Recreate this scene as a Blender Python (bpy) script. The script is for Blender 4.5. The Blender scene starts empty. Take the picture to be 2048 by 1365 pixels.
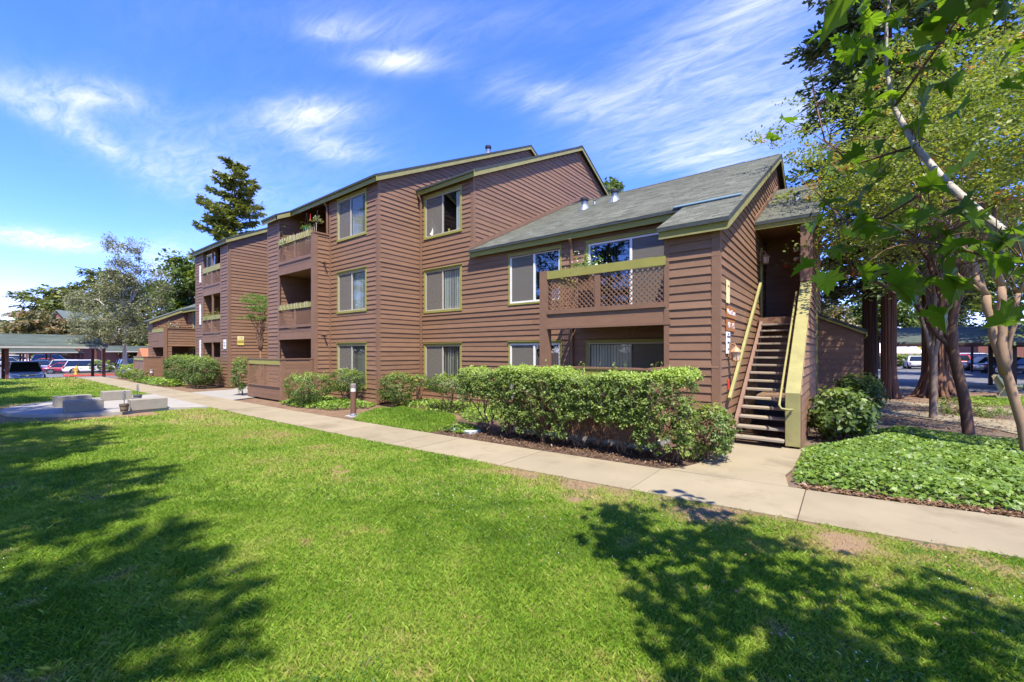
import bpy, math, random
import numpy as np
from mathutils import Vector, Matrix

# ------------------------------------------------------------------ scene, camera, light
R = random.Random(11)
rng = np.random.default_rng(11)
sc = bpy.context.scene
col = sc.collection
CAM_Z = 1.9
YAW = math.radians(37.95)
cam = bpy.data.cameras.new("camera")
cam_o = bpy.data.objects.new("camera", cam)
col.objects.link(cam_o)
cam.sensor_width = 36.0
cam.lens = 853.6 / 2048 * 36.0
cam.shift_y = (704 - 682.5) / 2048
cam.clip_start = 0.05
cam.clip_end = 3000
cam_o.location = (0, 0, CAM_Z)
cam_o.rotation_euler = (math.radians(90), 0, YAW)
sc.camera = cam_o
FW = np.array([-math.sin(YAW), math.cos(YAW), 0.0])
RT = np.array([math.cos(YAW), math.sin(YAW), 0.0])

def pix_dir(u, v):
    return FW + RT * ((u - 1024) / 853.6) + np.array([0, 0, (704 - v) / 853.6])

SUN_DIR = Vector((0.40, -0.36, 1.0)).normalized()
sun = bpy.data.lights.new("sun", "SUN")
sun.energy = 3.3
sun.angle = math.radians(0.55)
sun.color = (1.0, 0.93, 0.82)
sun_o = bpy.data.objects.new("sun", sun)
col.objects.link(sun_o)
sun_o.rotation_euler = SUN_DIR.to_track_quat('Z', 'Y').to_euler()

world = bpy.data.worlds.new("World")
sc.world = world
world.use_nodes = True

def build_world():
    nt = world.node_tree
    N, L = nt.nodes, nt.links
    N.clear()
    out = N.new("ShaderNodeOutputWorld")
    bg = N.new("ShaderNodeBackground")
    bg.inputs[1].default_value = 0.15
    L.new(bg.outputs[0], out.inputs[0])
    sky = N.new("ShaderNodeTexSky")
    sky.sky_type = 'NISHITA'
    sky.sun_disc = False
    sky.sun_elevation = math.asin(SUN_DIR.z)
    sky.sun_rotation = math.atan2(SUN_DIR.x, SUN_DIR.y)
    sky.air_density = 1.0
    sky.dust_density = 0.0
    sky.altitude = 1500
    sky.ozone_density = 2.2
    hs = N.new("ShaderNodeHueSaturation")
    hs.inputs['Saturation'].default_value = 1.16
    hs.inputs['Hue'].default_value = 0.5
    hs.inputs['Value'].default_value = 1.0
    tint = N.new("ShaderNodeVectorMath"); tint.operation = 'MULTIPLY'; tint.inputs[1].default_value = (.78, .735, 1.13)
    L.new(sky.outputs[0], tint.inputs[0]); L.new(tint.outputs[0], hs.inputs['Color'])
    tc = N.new("ShaderNodeTexCoord")
    sep = N.new("ShaderNodeSeparateXYZ")
    L.new(tc.outputs['Generated'], sep.inputs[0])

    def M(op, a, b=None, c=None):
        n = N.new("ShaderNodeMath"); n.operation = op
        for i, x in enumerate((a, b, c)):
            if x is None: continue
            if isinstance(x, (int, float)): n.inputs[i].default_value = x
            else: L.new(x, n.inputs[i])
        return n.outputs[0]
    z = M('MAXIMUM', sep.outputs['Z'], 0.02)
    cx = M('DIVIDE', sep.outputs['X'], z)
    cy = M('DIVIDE', sep.outputs['Y'], z)
    comb = N.new("ShaderNodeCombineXYZ")
    L.new(cx, comb.inputs[0]); L.new(cy, comb.inputs[1])
    p = comb.outputs[0]

    def noise(scale, detail, rough, mapping=None, dist=0.0):
        n = N.new("ShaderNodeTexNoise")
        n.inputs['Scale'].default_value = scale
        n.inputs['Detail'].default_value = detail
        n.inputs['Roughness'].default_value = rough
        n.inputs['Distortion'].default_value = dist
        if mapping:
            m = N.new("ShaderNodeMapping")
            m.inputs['Scale'].default_value = mapping[0]
            m.inputs['Rotation'].default_value = (0, 0, mapping[1])
            L.new(p, m.inputs[0]); L.new(m.outputs[0], n.inputs['Vector'])
        else:
            L.new(p, n.inputs['Vector'])
        return n.outputs['Fac']
    wisps = noise(0.9, 7, 0.58, ((0.45, 1.5, 1), 0.5), 0.6)
    big = noise(0.23, 4, 0.5, ((0.8, 1.2, 1), 0.2))
    # thin cirrus patches of the day, each an ellipse in the cloud layer
    blobs = [(1130, 196, 150, 40, 9, .75), (1340, 150, 250, 75, -24, .8), (1480, 60, 170, 110, -30, .55),
             (1400, 275, 220, 55, -14, .6), (1440, 318, 150, 34, 0, .6), (800, 122, 85, 24, 0, .75),
             (600, 232, 100, 32, -5, .7), (660, 296, 90, 30, 12, .45), (690, 62, 90, 24, 0, .35),
             (110, 182, 180, 32, 10, .55), (130, 252, 220, 24, 27, .6), (90, 482, 170, 20, 7, .85),
             (332, 540, 45, 30, -10, .9), (10, 602, 60, 26, 5, .9), (20, 640, 70, 20, 0, .8), (380, 340, 260, 70, 20, .22),
             (930, 45, 330, 60, 0, .16), (1560, 205, 130, 60, -10, .55)]
    total = None
    for (u, v, a, b, ang, s) in blobs:
        def cp(uu, vv):
            d = pix_dir(uu, vv); return np.array([d[0] / d[2], d[1] / d[2]])
        c = cp(u, v)
        t = math.radians(ang)
        e1 = cp(u + a * math.cos(t) * .5, v + a * math.sin(t) * .5) - cp(u - a * math.cos(t) * .5, v - a * math.sin(t) * .5)
        e2 = cp(u - b * math.sin(t) * .5, v + b * math.cos(t) * .5) - cp(u + b * math.sin(t) * .5, v - b * math.cos(t) * .5)
        A = np.linalg.inv(np.stack([e1, e2], axis=1))
        sub = N.new("ShaderNodeVectorMath"); sub.operation = 'SUBTRACT'
        L.new(p, sub.inputs[0]); sub.inputs[1].default_value = (c[0], c[1], 0)
        ds = []
        for row in A:
            d = N.new("ShaderNodeVectorMath"); d.operation = 'DOT_PRODUCT'
            L.new(sub.outputs[0], d.inputs[0]); d.inputs[1].default_value = (row[0], row[1], 0)
            ds.append(d.outputs['Value'])
        q = M('ADD', M('MULTIPLY', ds[0], ds[0]), M('MULTIPLY', ds[1], ds[1]))
        g = M('MULTIPLY', M('EXPONENT', M('MULTIPLY', q, -1.1)), s)
        total = g if total is None else M('ADD', total, g)
    fine = noise(2.6, 8, 0.62, ((0.55, 1.6, 1), 0.55), 0.7)
    micro = noise(9.0, 8, 0.66, ((0.5, 1.5, 1), 0.55), 0.9)
    w2 = M('MULTIPLY', M('MULTIPLY_ADD', micro, 3.2, -.62), M('MULTIPLY', M('MULTIPLY_ADD', wisps, 3.4, -1.05), M('MULTIPLY_ADD', fine, 1.5, .25)))
    local = M('MULTIPLY', total, M('MAXIMUM', w2, 0.02))
    gen = M('MULTIPLY', M('MAXIMUM', M('MULTIPLY_ADD', big, 2.2, -1.05), 0.0), M('MAXIMUM', w2, 0.0))
    mask = M('MINIMUM', M('ADD', local, M('MULTIPLY', gen, 0.28)), 0.93)
    mask = M('MULTIPLY', mask, M('GREATER_THAN', sep.outputs['Z'], 0.0))
    mix = N.new("ShaderNodeMix"); mix.data_type = 'RGBA'
    L.new(mask, mix.inputs[0])
    L.new(hs.outputs[0], mix.inputs[6])
    mix.inputs[7].default_value = (2.45, 2.6, 2.85, 1)
    L.new(mix.outputs[2], bg.inputs[0])
build_world()
vs = sc.view_settings
sc.display_settings.display_device = 'sRGB'
vs.view_transform = 'Standard'
vs.look = 'None'
vs.exposure = 1.62
vs.gamma = 1.0
vs.use_curve_mapping = False
cy_ = sc.cycles
cy_.use_denoising = True
cy_.max_bounces = 8
cy_.transparent_max_bounces = 12
cy_.caustics_reflective = False
cy_.caustics_refractive = False
cy_.sample_clamp_indirect = 6

# ------------------------------------------------------------------ helpers
def link(o, parent=None):
    col.objects.link(o)
    if parent is not None: o.parent = parent
    return o

def tag(o, label=None, cat=None, group=None, kind=None):
    if label: o["label"] = label
    if cat: o["category"] = cat
    if group: o["group"] = group
    if kind: o["kind"] = kind
    return o

def empty(name, loc=(0, 0, 0), rz=0.0, label=None, cat=None, group=None):
    o = bpy.data.objects.new(name, None)
    o.empty_display_size = 0.2
    o.location = loc
    o.rotation_euler = (0, 0, rz)
    link(o)
    return tag(o, label, cat, group)

def copy_tree(o, parent=None, loc=None, rz=None, label=None):
    c = o.copy(); col.objects.link(c)
    if parent is not None: c.parent = parent
    if loc is not None: c.location = loc
    if rz is not None: c.rotation_euler = (0, 0, rz)
    if label: c["label"] = label
    for ch in list(o.children): copy_tree(ch, c)
    return c

class MB:
    """collects simple solids and links them as one mesh"""
    def __init__(s, off=(0, 0, 0)):
        s.v, s.f, s.off = [], [], Vector(off)
    def poly(s, pts, faces):
        b = len(s.v)
        s.v += [tuple(Vector(p) - s.off) for p in pts]
        s.f += [tuple(b + i for i in f) for f in faces]
    def hexa(s, p):   # 8 points: bottom ring 0-3, top ring 4-7
        s.poly(p, [(3, 2, 1, 0), (4, 5, 6, 7), (0, 1, 5, 4), (1, 2, 6, 5), (2, 3, 7, 6), (3, 0, 4, 7)])
    def box(s, x0, x1, y0, y1, z0, z1):
        s.hexa([(x0, y0, z0), (x1, y0, z0), (x1, y1, z0), (x0, y1, z0), (x0, y0, z1), (x1, y0, z1), (x1, y1, z1), (x0, y1, z1)])
    def bar(s, a, b, w, h, up=(0, 0, 1)):
        a, b = Vector(a), Vector(b)
        d = (b - a).normalized(); up = Vector(up)
        sd = d.cross(up)
        if sd.length < 1e-4: sd = d.cross(Vector((1, 0, 0)))
        sd.normalize(); u2 = sd.cross(d).normalized()
        q = []
        for p in (a, b):
            for (i, j) in ((-1, -1), (1, -1), (1, 1), (-1, 1)):
                q.append(p + sd * (w / 2 * i) + u2 * (h / 2 * j))
        s.poly(q, [(0, 1, 2, 3), (7, 6, 5, 4), (0, 4, 5, 1), (1, 5, 6, 2), (2, 6, 7, 3), (3, 7, 4, 0)])
    def prism(s, pts, ext):   # polygon extruded by a vector
        n = len(pts); e = Vector(ext)
        q = [Vector(p) for p in pts] + [Vector(p) + e for p in pts]
        s.poly(q, [tuple(range(n))[::-1], tuple(range(n, 2 * n))] + [(i, (i + 1) % n, n + (i + 1) % n, n + i) for i in range(n)])
    def tube(s, pts, rad, n=8, cap=True):
        pts = [Vector(p) for p in pts]
        if not hasattr(rad, '__len__'): rad = [rad] * len(pts)
        rings = []
        prev = None
        for i, p in enumerate(pts):
            d = (pts[min(i + 1, len(pts) - 1)] - pts[max(i - 1, 0)])
            d = d.normalized() if d.length > 1e-9 else Vector((0, 0, 1))
            a = prev if prev is not None else (Vector((1, 0, 0)) if abs(d.x) < .9 else Vector((0, 1, 0)))
            a = (a - d * a.dot(d)).normalized(); prev = a
            b = d.cross(a)
            rings.append([p + (a * math.cos(2 * math.pi * k / n) + b * math.sin(2 * math.pi * k / n)) * rad[i] for k in range(n)])
        q = [p for r in rings for p in r]
        f = []
        for i in range(len(pts) - 1):
            for k in range(n):
                k2 = (k + 1) % n
                f.append((i * n + k, i * n + k2, (i + 1) * n + k2, (i + 1) * n + k))
        if cap:
            f.append(tuple(range(n))[::-1]); f.append(tuple(range((len(pts) - 1) * n, len(pts) * n)))
        s.poly(q, f)
    def lathe(s, prof, c=(0, 0, 0), n=14):   # profile (r, z)
        q, f = [], []
        for (r, z) in prof:
            for k in range(n):
                t = 2 * math.pi * k / n
                q.append((c[0] + r * math.cos(t), c[1] + r * math.sin(t), c[2] + z))
        for i in range(len(prof) - 1):
            for k in range(n):
                k2 = (k + 1) % n
                f.append((i * n + k, i * n + k2, (i + 1) * n + k2, (i + 1) * n + k))
        f.append(tuple(range(n))[::-1]); f.append(tuple(range((len(prof) - 1) * n, len(prof) * n)))
        s.poly(q, f)
    def mesh(s, name, m=None, smooth=False):
        me = bpy.data.meshes.new(name)
        me.from_pydata(s.v, [], s.f)
        if m: me.materials.append(m)
        if smooth: me.polygons.foreach_set('use_smooth', [True] * len(me.polygons))
        me.update()
        return me
    def build(s, name, m=None, parent=None, smooth=False, bevel=0.0):
        o = bpy.data.objects.new(name, s.mesh(name, m, smooth))
        link(o, parent)
        if bevel:
            md = o.modifiers.new("bevel", 'BEVEL'); md.width = bevel; md.segments = 2; md.limit_method = 'ANGLE'
        return o

def mesh_np(name, verts, faces, m, parent=None, attrs=None, smooth=False, kind=None, loc=None):
    """big mesh from arrays; faces (M,k)"""
    me = bpy.data.meshes.new(name)
    verts = np.asarray(verts, np.float32); faces = np.asarray(faces, np.int32)
    M_, k = faces.shape
    me.vertices.add(len(verts)); me.vertices.foreach_set('co', verts.ravel())
    me.loops.add(M_ * k); me.loops.foreach_set('vertex_index', faces.ravel())
    me.polygons.add(M_)
    me.polygons.foreach_set('loop_start', np.arange(0, M_ * k, k, dtype=np.int32))
    me.polygons.foreach_set('loop_total', np.full(M_, k, np.int32))
    if smooth: me.polygons.foreach_set('use_smooth', np.ones(M_, bool))
    me.update(calc_edges=True)
    for a, arr in (attrs or {}).items():
        at = me.attributes.new(a, 'FLOAT', 'POINT')
        at.data.foreach_set('value', np.asarray(arr, np.float32))
    if m: me.materials.append(m)
    o = bpy.data.objects.new(name, me)
    if loc is not None: o.location = loc
    link(o, parent)
    if kind: o["kind"] = kind
    return o

# value noise used to lay out worn patches and planting
_tab = rng.random((256, 256)).astype(np.float64)
def vnoise(x, y):
    xi = np.floor(x).astype(int); yi = np.floor(y).astype(int)
    fx, fy = x - xi, y - yi
    fx = fx * fx * (3 - 2 * fx); fy = fy * fy * (3 - 2 * fy)
    g = lambda a, b: _tab[a % 256, b % 256]
    return (g(xi, yi) * (1 - fx) + g(xi + 1, yi) * fx) * (1 - fy) + (g(xi, yi + 1) * (1 - fx) + g(xi + 1, yi + 1) * fx) * fy
def fbm(x, y, o=4):
    s, a, t = 0, .5, 0
    for i in range(o):
        s = s + a * vnoise(x * 2 ** i + 17 * i, y * 2 ** i + 9 * i); t += a; a *= .55
    return s / t

# ------------------------------------------------------------------ materials
def new_mat(name):
    m = bpy.data.materials.new(name); m.use_nodes = True
    nt = m.node_tree
    return m, nt.nodes, nt.links, nt.nodes["Principled BSDF"]

def mat(name, c, rough=.7, var=.12, scale=3.0, stretch=(1, 1, 1), bump=0.0, bscale=30.0, bstretch=None, rnd=0.0, spec=.35, metal=0.0, stain=None):
    """painted / mineral surface: two octaves of tone variation, optional grain relief, per-object tone"""
    m, N, L, P = new_mat(name)
    P.inputs['Roughness'].default_value = rough
    P.inputs['Specular IOR Level'].default_value = spec
    P.inputs['Metallic'].default_value = metal
    tc = N.new("ShaderNodeTexCoord")
    mp = N.new("ShaderNodeMapping"); mp.inputs['Scale'].default_value = stretch
    L.new(tc.outputs['Object'], mp.inputs[0])
    n = N.new("ShaderNodeTexNoise"); n.inputs['Scale'].default_value = scale; n.inputs['Detail'].default_value = 6; n.inputs['Roughness'].default_value = .62
    L.new(mp.outputs[0], n.inputs['Vector'])
    r = N.new("ShaderNodeMapRange"); r.inputs[1].default_value = .28; r.inputs[2].default_value = .72
    r.inputs[3].default_value = 1 - var; r.inputs[4].default_value = 1 + var
    L.new(n.outputs['Fac'], r.inputs[0])
    val = r.outputs[0]
    if rnd:
        oi = N.new("ShaderNodeObjectInfo")
        r2 = N.new("ShaderNodeMapRange"); r2.inputs[3].default_value = 1 - rnd; r2.inputs[4].default_value = 1 + rnd
        L.new(oi.outputs['Random'], r2.inputs[0])
        mm = N.new("ShaderNodeMath"); mm.operation = 'MULTIPLY'
        L.new(val, mm.inputs[0]); L.new(r2.outputs[0], mm.inputs[1]); val = mm.outputs[0]
    vm = N.new("ShaderNodeVectorMath"); vm.operation = 'SCALE'
    vm.inputs[0].default_value = c; L.new(val, vm.inputs['Scale'])
    colr = vm.outputs[0]
    if stain:
        n2 = N.new("ShaderNodeTexNoise"); n2.inputs['Scale'].default_value = stain[1]; n2.inputs['Detail'].default_value = 8; n2.inputs['Roughness'].default_value = .7
        L.new(tc.outputs['Object'], n2.inputs['Vector'])
        r3 = N.new("ShaderNodeMapRange"); r3.inputs[1].default_value = stain[2]; r3.inputs[2].default_value = stain[2] + .16
        L.new(n2.outputs['Fac'], r3.inputs[0])
        mx = N.new("ShaderNodeMix"); mx.data_type = 'RGBA'
        m3 = N.new("ShaderNodeMath"); m3.operation = 'MULTIPLY'; m3.inputs[1].default_value = stain[3]
        L.new(r3.outputs[0], m3.inputs[0]); L.new(m3.outputs[0], mx.inputs[0])
        L.new(colr, mx.inputs[6]); mx.inputs[7].default_value = (*stain[0], 1)
        colr = mx.outputs[2]
    L.new(colr, P.inputs['Base Color'])
    if bump:
        mb = N.new("ShaderNodeMapping"); mb.inputs['Scale'].default_value = bstretch or stretch
        L.new(tc.outputs['Object'], mb.inputs[0])
        nb = N.new("ShaderNodeTexNoise"); nb.inputs['Scale'].default_value = bscale; nb.inputs['Detail'].default_value = 4
        L.new(mb.outputs[0], nb.inputs['Vector'])
        b = N.new("ShaderNodeBump"); b.inputs['Strength'].default_value = bump; b.inputs['Distance'].default_value = .01
        L.new(nb.outputs['Fac'], b.inputs['Height']); L.new(b.outputs[0], P.inputs['Normal'])
    return m

def leaf_mat(name, stops, trans=.35, rough=.45, spec=.4):
    """foliage: tone attribute picks along a ramp, light passes through the blade"""
    m, N, L, P = new_mat(name)
    at = N.new("ShaderNodeAttribute"); at.attribute_name = 'tone'
    rp = N.new("ShaderNodeValToRGB")
    el = rp.color_ramp.elements
    el[0].position, el[0].color = stops[0][0], (*stops[0][1], 1)
    el[1].position, el[1].color = stops[-1][0], (*stops[-1][1], 1)
    for s in stops[1:-1]:
        e = el.new(s[0]); e.color = (*s[1], 1)
    L.new(at.outputs['Fac'], rp.inputs[0])
    L.new(rp.outputs[0], P.inputs['Base Color'])
    P.inputs['Roughness'].default_value = rough
    P.inputs['Specular IOR Level'].default_value = spec
    tr = N.new("ShaderNodeBsdfTranslucent")
    g = N.new("ShaderNodeVectorMath"); g.operation = 'MULTIPLY'; g.inputs[1].default_value = (1.45, 1.5, .6)
    L.new(rp.outputs[0], g.inputs[0]); L.new(g.outputs[0], tr.inputs[0])
    mx = N.new("ShaderNodeMixShader"); mx.inputs[0].default_value = trans
    L.new(P.outputs[0], mx.inputs[1]); L.new(tr.outputs[0], mx.inputs[2])
    L.new(mx.outputs[0], N["Material Output"].inputs[0])
    return m

M_ = {}
M_['siding'] = mat('brown_siding_paint', (.222, .124, .069), .62, .10, 2.2, (1, 1, 3.5), .35, 26, (1, 1, 9), rnd=.09, stain=((.15, .085, .05), 1.1, .60, .5))
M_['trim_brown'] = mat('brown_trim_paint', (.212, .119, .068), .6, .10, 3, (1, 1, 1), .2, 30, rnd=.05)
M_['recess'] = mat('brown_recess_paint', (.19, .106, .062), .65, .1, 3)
M_['olive'] = mat('olive_trim_paint', (.285, .265, .062), .55, .10, 2.5, (1, 1, 1), .2, 30, rnd=.04, stain=((.20, .18, .06), 2.3, .62, .5))
M_['olive_light'] = mat('pale_olive_paint', (.285, .26, .095), .6, .14, 3, (1, 1, 1), .3, 30, stain=((.19, .165, .075), 4.5, .56, .6))
M_['roof_edge'] = mat('dark_roof_edge', (.045, .055, .055), .8, .2, 6)
M_['metal_grey'] = mat('galvanised_metal', (.22, .245, .26), .45, .1, 8, metal=.5)
M_['metal_dark'] = mat('dark_metal', (.03, .03, .032), .5, .2, 8)
M_['flashing'] = mat('blue_grey_flashing', (.12, .19, .20), .5, .1, 5)
M_['white'] = mat('white_frame', (.78, .78, .76), .4, .04, 5)
M_['beige'] = mat('beige_frame', (.46, .42, .34), .4, .05, 5)
M_['blind'] = mat('pale_blind', (.86, .81, .70), .7, .05, 3)
M_['blind_grey'] = mat('grey_blind', (.50, .48, .42), .7, .06, 3)
M_['screen'] = mat('insect_screen', (.14, .14, .13), .8, .06, 3)
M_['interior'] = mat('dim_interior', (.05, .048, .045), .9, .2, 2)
M_['concrete_path'] = mat('path_concrete', (.275, .228, .140), .85, .10, 1.2, (1, 1, 1), .25, 60, rnd=.05, stain=((.175, .138, .08), .8, .52, .75))
M_['concrete_plaza'] = mat('plaza_concrete', (.30, .28, .235), .8, .08, 1.5, (1, 1, 1), .15, 60, rnd=.04, stain=((.22, .205, .17), 1.2, .55, .5))
M_['concrete_block'] = mat('block_concrete', (.27, .245, .19), .85, .12, 4, (1, 1, 1), .3, 50, stain=((.20, .175, .13), 3, .55, .5))
M_['soil'] = mat('bare_soil', (.17, .105, .058), .95, .3, 3, (1, 1, 1), .8, 40, stain=((.23, .155, .085), 1.2, .52, .7))
M_['mulch'] = mat('bark_mulch', (.085, .052, .033), .95, .5, 9, (1, 1, 1), 1.0, 45, stain=((.20, .13, .075), 14, .55, .7))
M_['duff'] = mat('needle_litter', (.125, .088, .055), .95, .35, 4, (1, 1, 1), .9, 40, stain=((.19, .14, .09), 2.5, .5, .7))
M_['asphalt'] = mat('asphalt', (.13, .128, .13), .9, .12, 1.2, (1, 1, 1), .3, 120)
M_['kerb_red'] = mat('red_kerb_paint', (.50, .065, .04), .7, .15, 4)
M_['kerb'] = mat('kerb_concrete', (.40, .37, .31), .85, .12, 3)
M_['white_line'] = mat('road_paint', (.70, .66, .52), .8, .12, 5)
M_['wood_tread'] = mat('weathered_tread', (.30, .25, .18), .8, .22, 3, (1, 12, 12), .4, 30, (1, 12, 12), rnd=.1)
M_['stump'] = mat('grey_stringer', (.20, .12, .085), .7, .12, 4)
M_['stem'] = mat('shrub_stem', (.17, .105, .06), .9, .3, 12, (1, 1, .3), .5, 40)
M_['bark_red'] = mat('redwood_bark', (.135, .068, .038), .95, .45, 6, (1, 1, .07), 1.0, 22, (1, 1, .06), stain=((.065, .04, .028), 3.5, .56, .7))
M_['bark_dark'] = mat('dark_redwood_bark', (.085, .052, .038), .95, .4, 6, (1, 1, .07), 1.0, 22, (1, 1, .06))
M_['bark_brown'] = mat('smooth_brown_bark', (.10, .054, .031), .8, .3, 6, (1, 1, .25), .4, 20, (1, 1, .3))
M_['bark_tan'] = mat('smooth_tan_bark', (.27, .175, .095), .75, .22, 5, (1, 1, .25), .3, 20, (1, 1, .3), stain=((.17, .11, .06), 5, .56, .6))
M_['bark_grey'] = mat('grey_bark', (.21, .155, .11), .85, .25, 7, (1, 1, .3), .5, 25, (1, 1, .3))
M_['bark_white'] = mat('birch_bark', (.55, .50, .42), .8, .2, 9, (1, 1, .5), .3, 25, stain=((.12, .10, .08), 9, .60, .8))
M_['maple_bark'] = mat('maple_bark', (.40, .36, .30), .7, .22, 22, (1, 1, 1), .4, 60, stain=((.17, .16, .13), 17, .55, .75))
M_['twig'] = mat('brown_twig', (.15, .085, .05), .8, .2, 12)
M_['far_trunk'] = mat('far_trunk', (.10, .065, .045), .95, .3, 3)
M_['terracotta'] = mat('terracotta', (.36, .13, .06), .8, .12, 8)
M_['sign_orange'] = mat('stained_sign_wood', (.36, .14, .045), .6, .15, 9, (1, 1, 4))
M_['sign_white'] = mat('white_sign', (.78, .78, .78), .45, .03, 5)
M_['sign_yellow'] = mat('yellow_sign', (.70, .56, .12), .5, .06, 6)
M_['sign_cream'] = mat('cream_sign', (.75, .68, .36), .5, .06, 6)
M_['text_dark'] = mat('dark_lettering', (.04, .04, .05), .6, 0, 1)
M_['text_white'] = mat('white_lettering', (.80, .80, .80), .5, 0, 1)
M_['red_box'] = mat('red_enamel', (.60, .05, .035), .4, .06, 6)
M_['hydrant'] = mat('hydrant_yellow', (.65, .40, .05), .5, .1, 6)
M_['lamp_copper'] = mat('copper_lamp', (.46, .23, .11), .5, .15, 12)
M_['lamp_glass'] = mat('lamp_glass', (.55, .42, .30), .25, .15, 12)
M_['bollard'] = mat('bollard_brown', (.155, .075, .048), .55, .12, 6)
M_['bollard_lens'] = mat('bollard_lens', (.62, .58, .50), .25, .08, 9)
M_['cap_grey'] = mat('bollard_cap', (.24, .19, .165), .5, .1, 9)
M_['bucket_grey'] = mat('grey_bucket', (.16, .16, .16), .5, .15, 9)
M_['bucket_wood'] = mat('wood_tub', (.19, .135, .08), .8, .25, 9, (1, 1, .2))
M_['bench_green'] = mat('bench_green', (.10, .13, .075), .6, .12, 5)
M_['bench_conc'] = mat('bench_concrete', (.40, .32, .18), .85, .15, 6, (1, 1, 1), .3, 40)
M_['carport_wood'] = mat('carport_timber', (.16, .055, .033), .7, .15, 3)
M_['carport_dark'] = mat('carport_dark_timber', (.05, .03, .024), .7, .15, 3)
M_['gutter'] = mat('pale_gutter', (.42, .40, .33), .6, .08, 4)
M_['tyre'] = mat('tyre_rubber', (.018, .018, .019), .85, .15, 20)
M_['rim'] = mat('alloy_rim', (.42, .43, .45), .3, .06, 10, metal=.8)
M_['chrome'] = mat('chrome', (.6, .62, .65), .15, .03, 8, metal=1.0)
M_['black_plastic'] = mat('black_plastic', (.022, .022, .024), .5, .1, 12)
M_['light_glass'] = mat('lamp_lens', (.62, .64, .66), .12, .05, 10, spec=.6)
M_['tail_glass'] = mat('tail_lens', (.42, .022, .02), .15, .05, 10, spec=.6)
M_['plate'] = mat('number_plate', (.72, .72, .70), .5, .03, 10)
M_['flower_red'] = mat('red_petals', (.50, .09, .05), .6, .2, 20)
M_['flower_white'] = mat('white_petals', (.82, .80, .72), .6, .05, 20)
M_['cord'] = mat('pale_cord', (.46, .41, .29), .6, .06, 9)
M_['blue_glass'] = mat('blue_glass_feeder', (.08, .30, .42), .15, .1, 9)
M_['lid'] = mat('blue_grey_lid', (.46, .52, .56), .6, .08, 7)

def paint(name, c):
    m = mat(name, c, .3, .03, 3, spec=.5)
    P = m.node_tree.nodes["Principled BSDF"]
    P.inputs['Coat Weight'].default_value = .8; P.inputs['Coat Roughness'].default_value = .05
    return m

def glass_mat(name, tint=(.86, .9, .89), refl=.03):
    m, N, L, P = new_mat(name)
    tr = N.new("ShaderNodeBsdfTransparent"); tr.inputs[0].default_value = (*tint, 1)
    gl = N.new("ShaderNodeBsdfGlossy"); gl.inputs['Roughness'].default_value = .02
    lw = N.new("ShaderNodeLayerWeight"); lw.inputs['Blend'].default_value = .5
    a = N.new("ShaderNodeMath"); a.operation = 'MULTIPLY_ADD'; a.inputs[1].default_value = .42; a.inputs[2].default_value = refl
    a.use_clamp = True
    pw = N.new("ShaderNodeMath"); pw.operation = 'POWER'; pw.inputs[1].default_value = 3.0
    L.new(lw.outputs['Facing'], pw.inputs[0]); L.new(pw.outputs[0], a.inputs[0])
    mx = N.new("ShaderNodeMixShader")
    L.new(a.outputs[0], mx.inputs[0]); L.new(tr.outputs[0], mx.inputs[1]); L.new(gl.outputs[0], mx.inputs[2])
    L.new(mx.outputs[0], N["Material Output"].inputs[0])
    return m
M_['glass'] = glass_mat('window_glass', refl=.025)
M_['glass_bright'] = glass_mat('reflective_glass', (.7, .78, .82), .16)
M_['glass_door'] = glass_mat('door_glass', (.55, .6, .58), .05)
def screen_mat():
    m, N, L, P = new_mat('screen_mesh')
    P.inputs['Base Color'].default_value = (.21, .19, .15, 1); P.inputs['Roughness'].default_value = .9
    tr = N.new("ShaderNodeBsdfTransparent"); mx = N.new("ShaderNodeMixShader"); mx.inputs[0].default_value = .55
    L.new(tr.outputs[0], mx.inputs[1]); L.new(P.outputs[0], mx.inputs[2]); L.new(mx.outputs[0], N["Material Output"].inputs[0])
    return m
M_['mesh_screen'] = screen_mat()
M_['car_glass'] = mat('car_glass', (.012, .016, .018), .05, .1, 4, spec=.8)

def roof_mat(name, c):
    m, N, L, P = new_mat(name)
    P.inputs['Roughness'].default_value = .95; P.inputs['Specular IOR Level'].default_value = .15
    at = N.new("ShaderNodeAttribute"); at.attribute_name = 'tone'
    tc = N.new("ShaderNodeTexCoord")
    n = N.new("ShaderNodeTexNoise"); n.inputs['Scale'].default_value = 24; n.inputs['Detail'].default_value = 5
    L.new(tc.outputs['Object'], n.inputs['Vector'])
    n2 = N.new("ShaderNodeTexNoise"); n2.inputs['Scale'].default_value = .45; n2.inputs['Detail'].default_value = 4
    L.new(tc.outputs['Object'], n2.inputs['Vector'])
    a = N.new("ShaderNodeMath"); a.operation = 'MULTIPLY_ADD'; a.inputs[1].default_value = .5; L.new(n.outputs['Fac'], a.inputs[0]); L.new(at.outputs['Fac'], a.inputs[2])
    b = N.new("ShaderNodeMath"); b.operation = 'MULTIPLY_ADD'; b.inputs[1].default_value = .6; L.new(n2.outputs['Fac'], b.inputs[0]); L.new(a.outputs[0], b.inputs[2])
    s = N.new("ShaderNodeVectorMath"); s.operation = 'SCALE'; s.inputs[0].default_value = c
    L.new(b.outputs[0], s.inputs['Scale']); L.new(s.outputs[0], P.inputs['Base Color'])
    return m
M_['shingle'] = roof_mat('green_grey_shingle', (.160, .165, .128))
M_['shingle_far'] = roof_mat('far_green_shingle', (.13, .155, .125))

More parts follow.
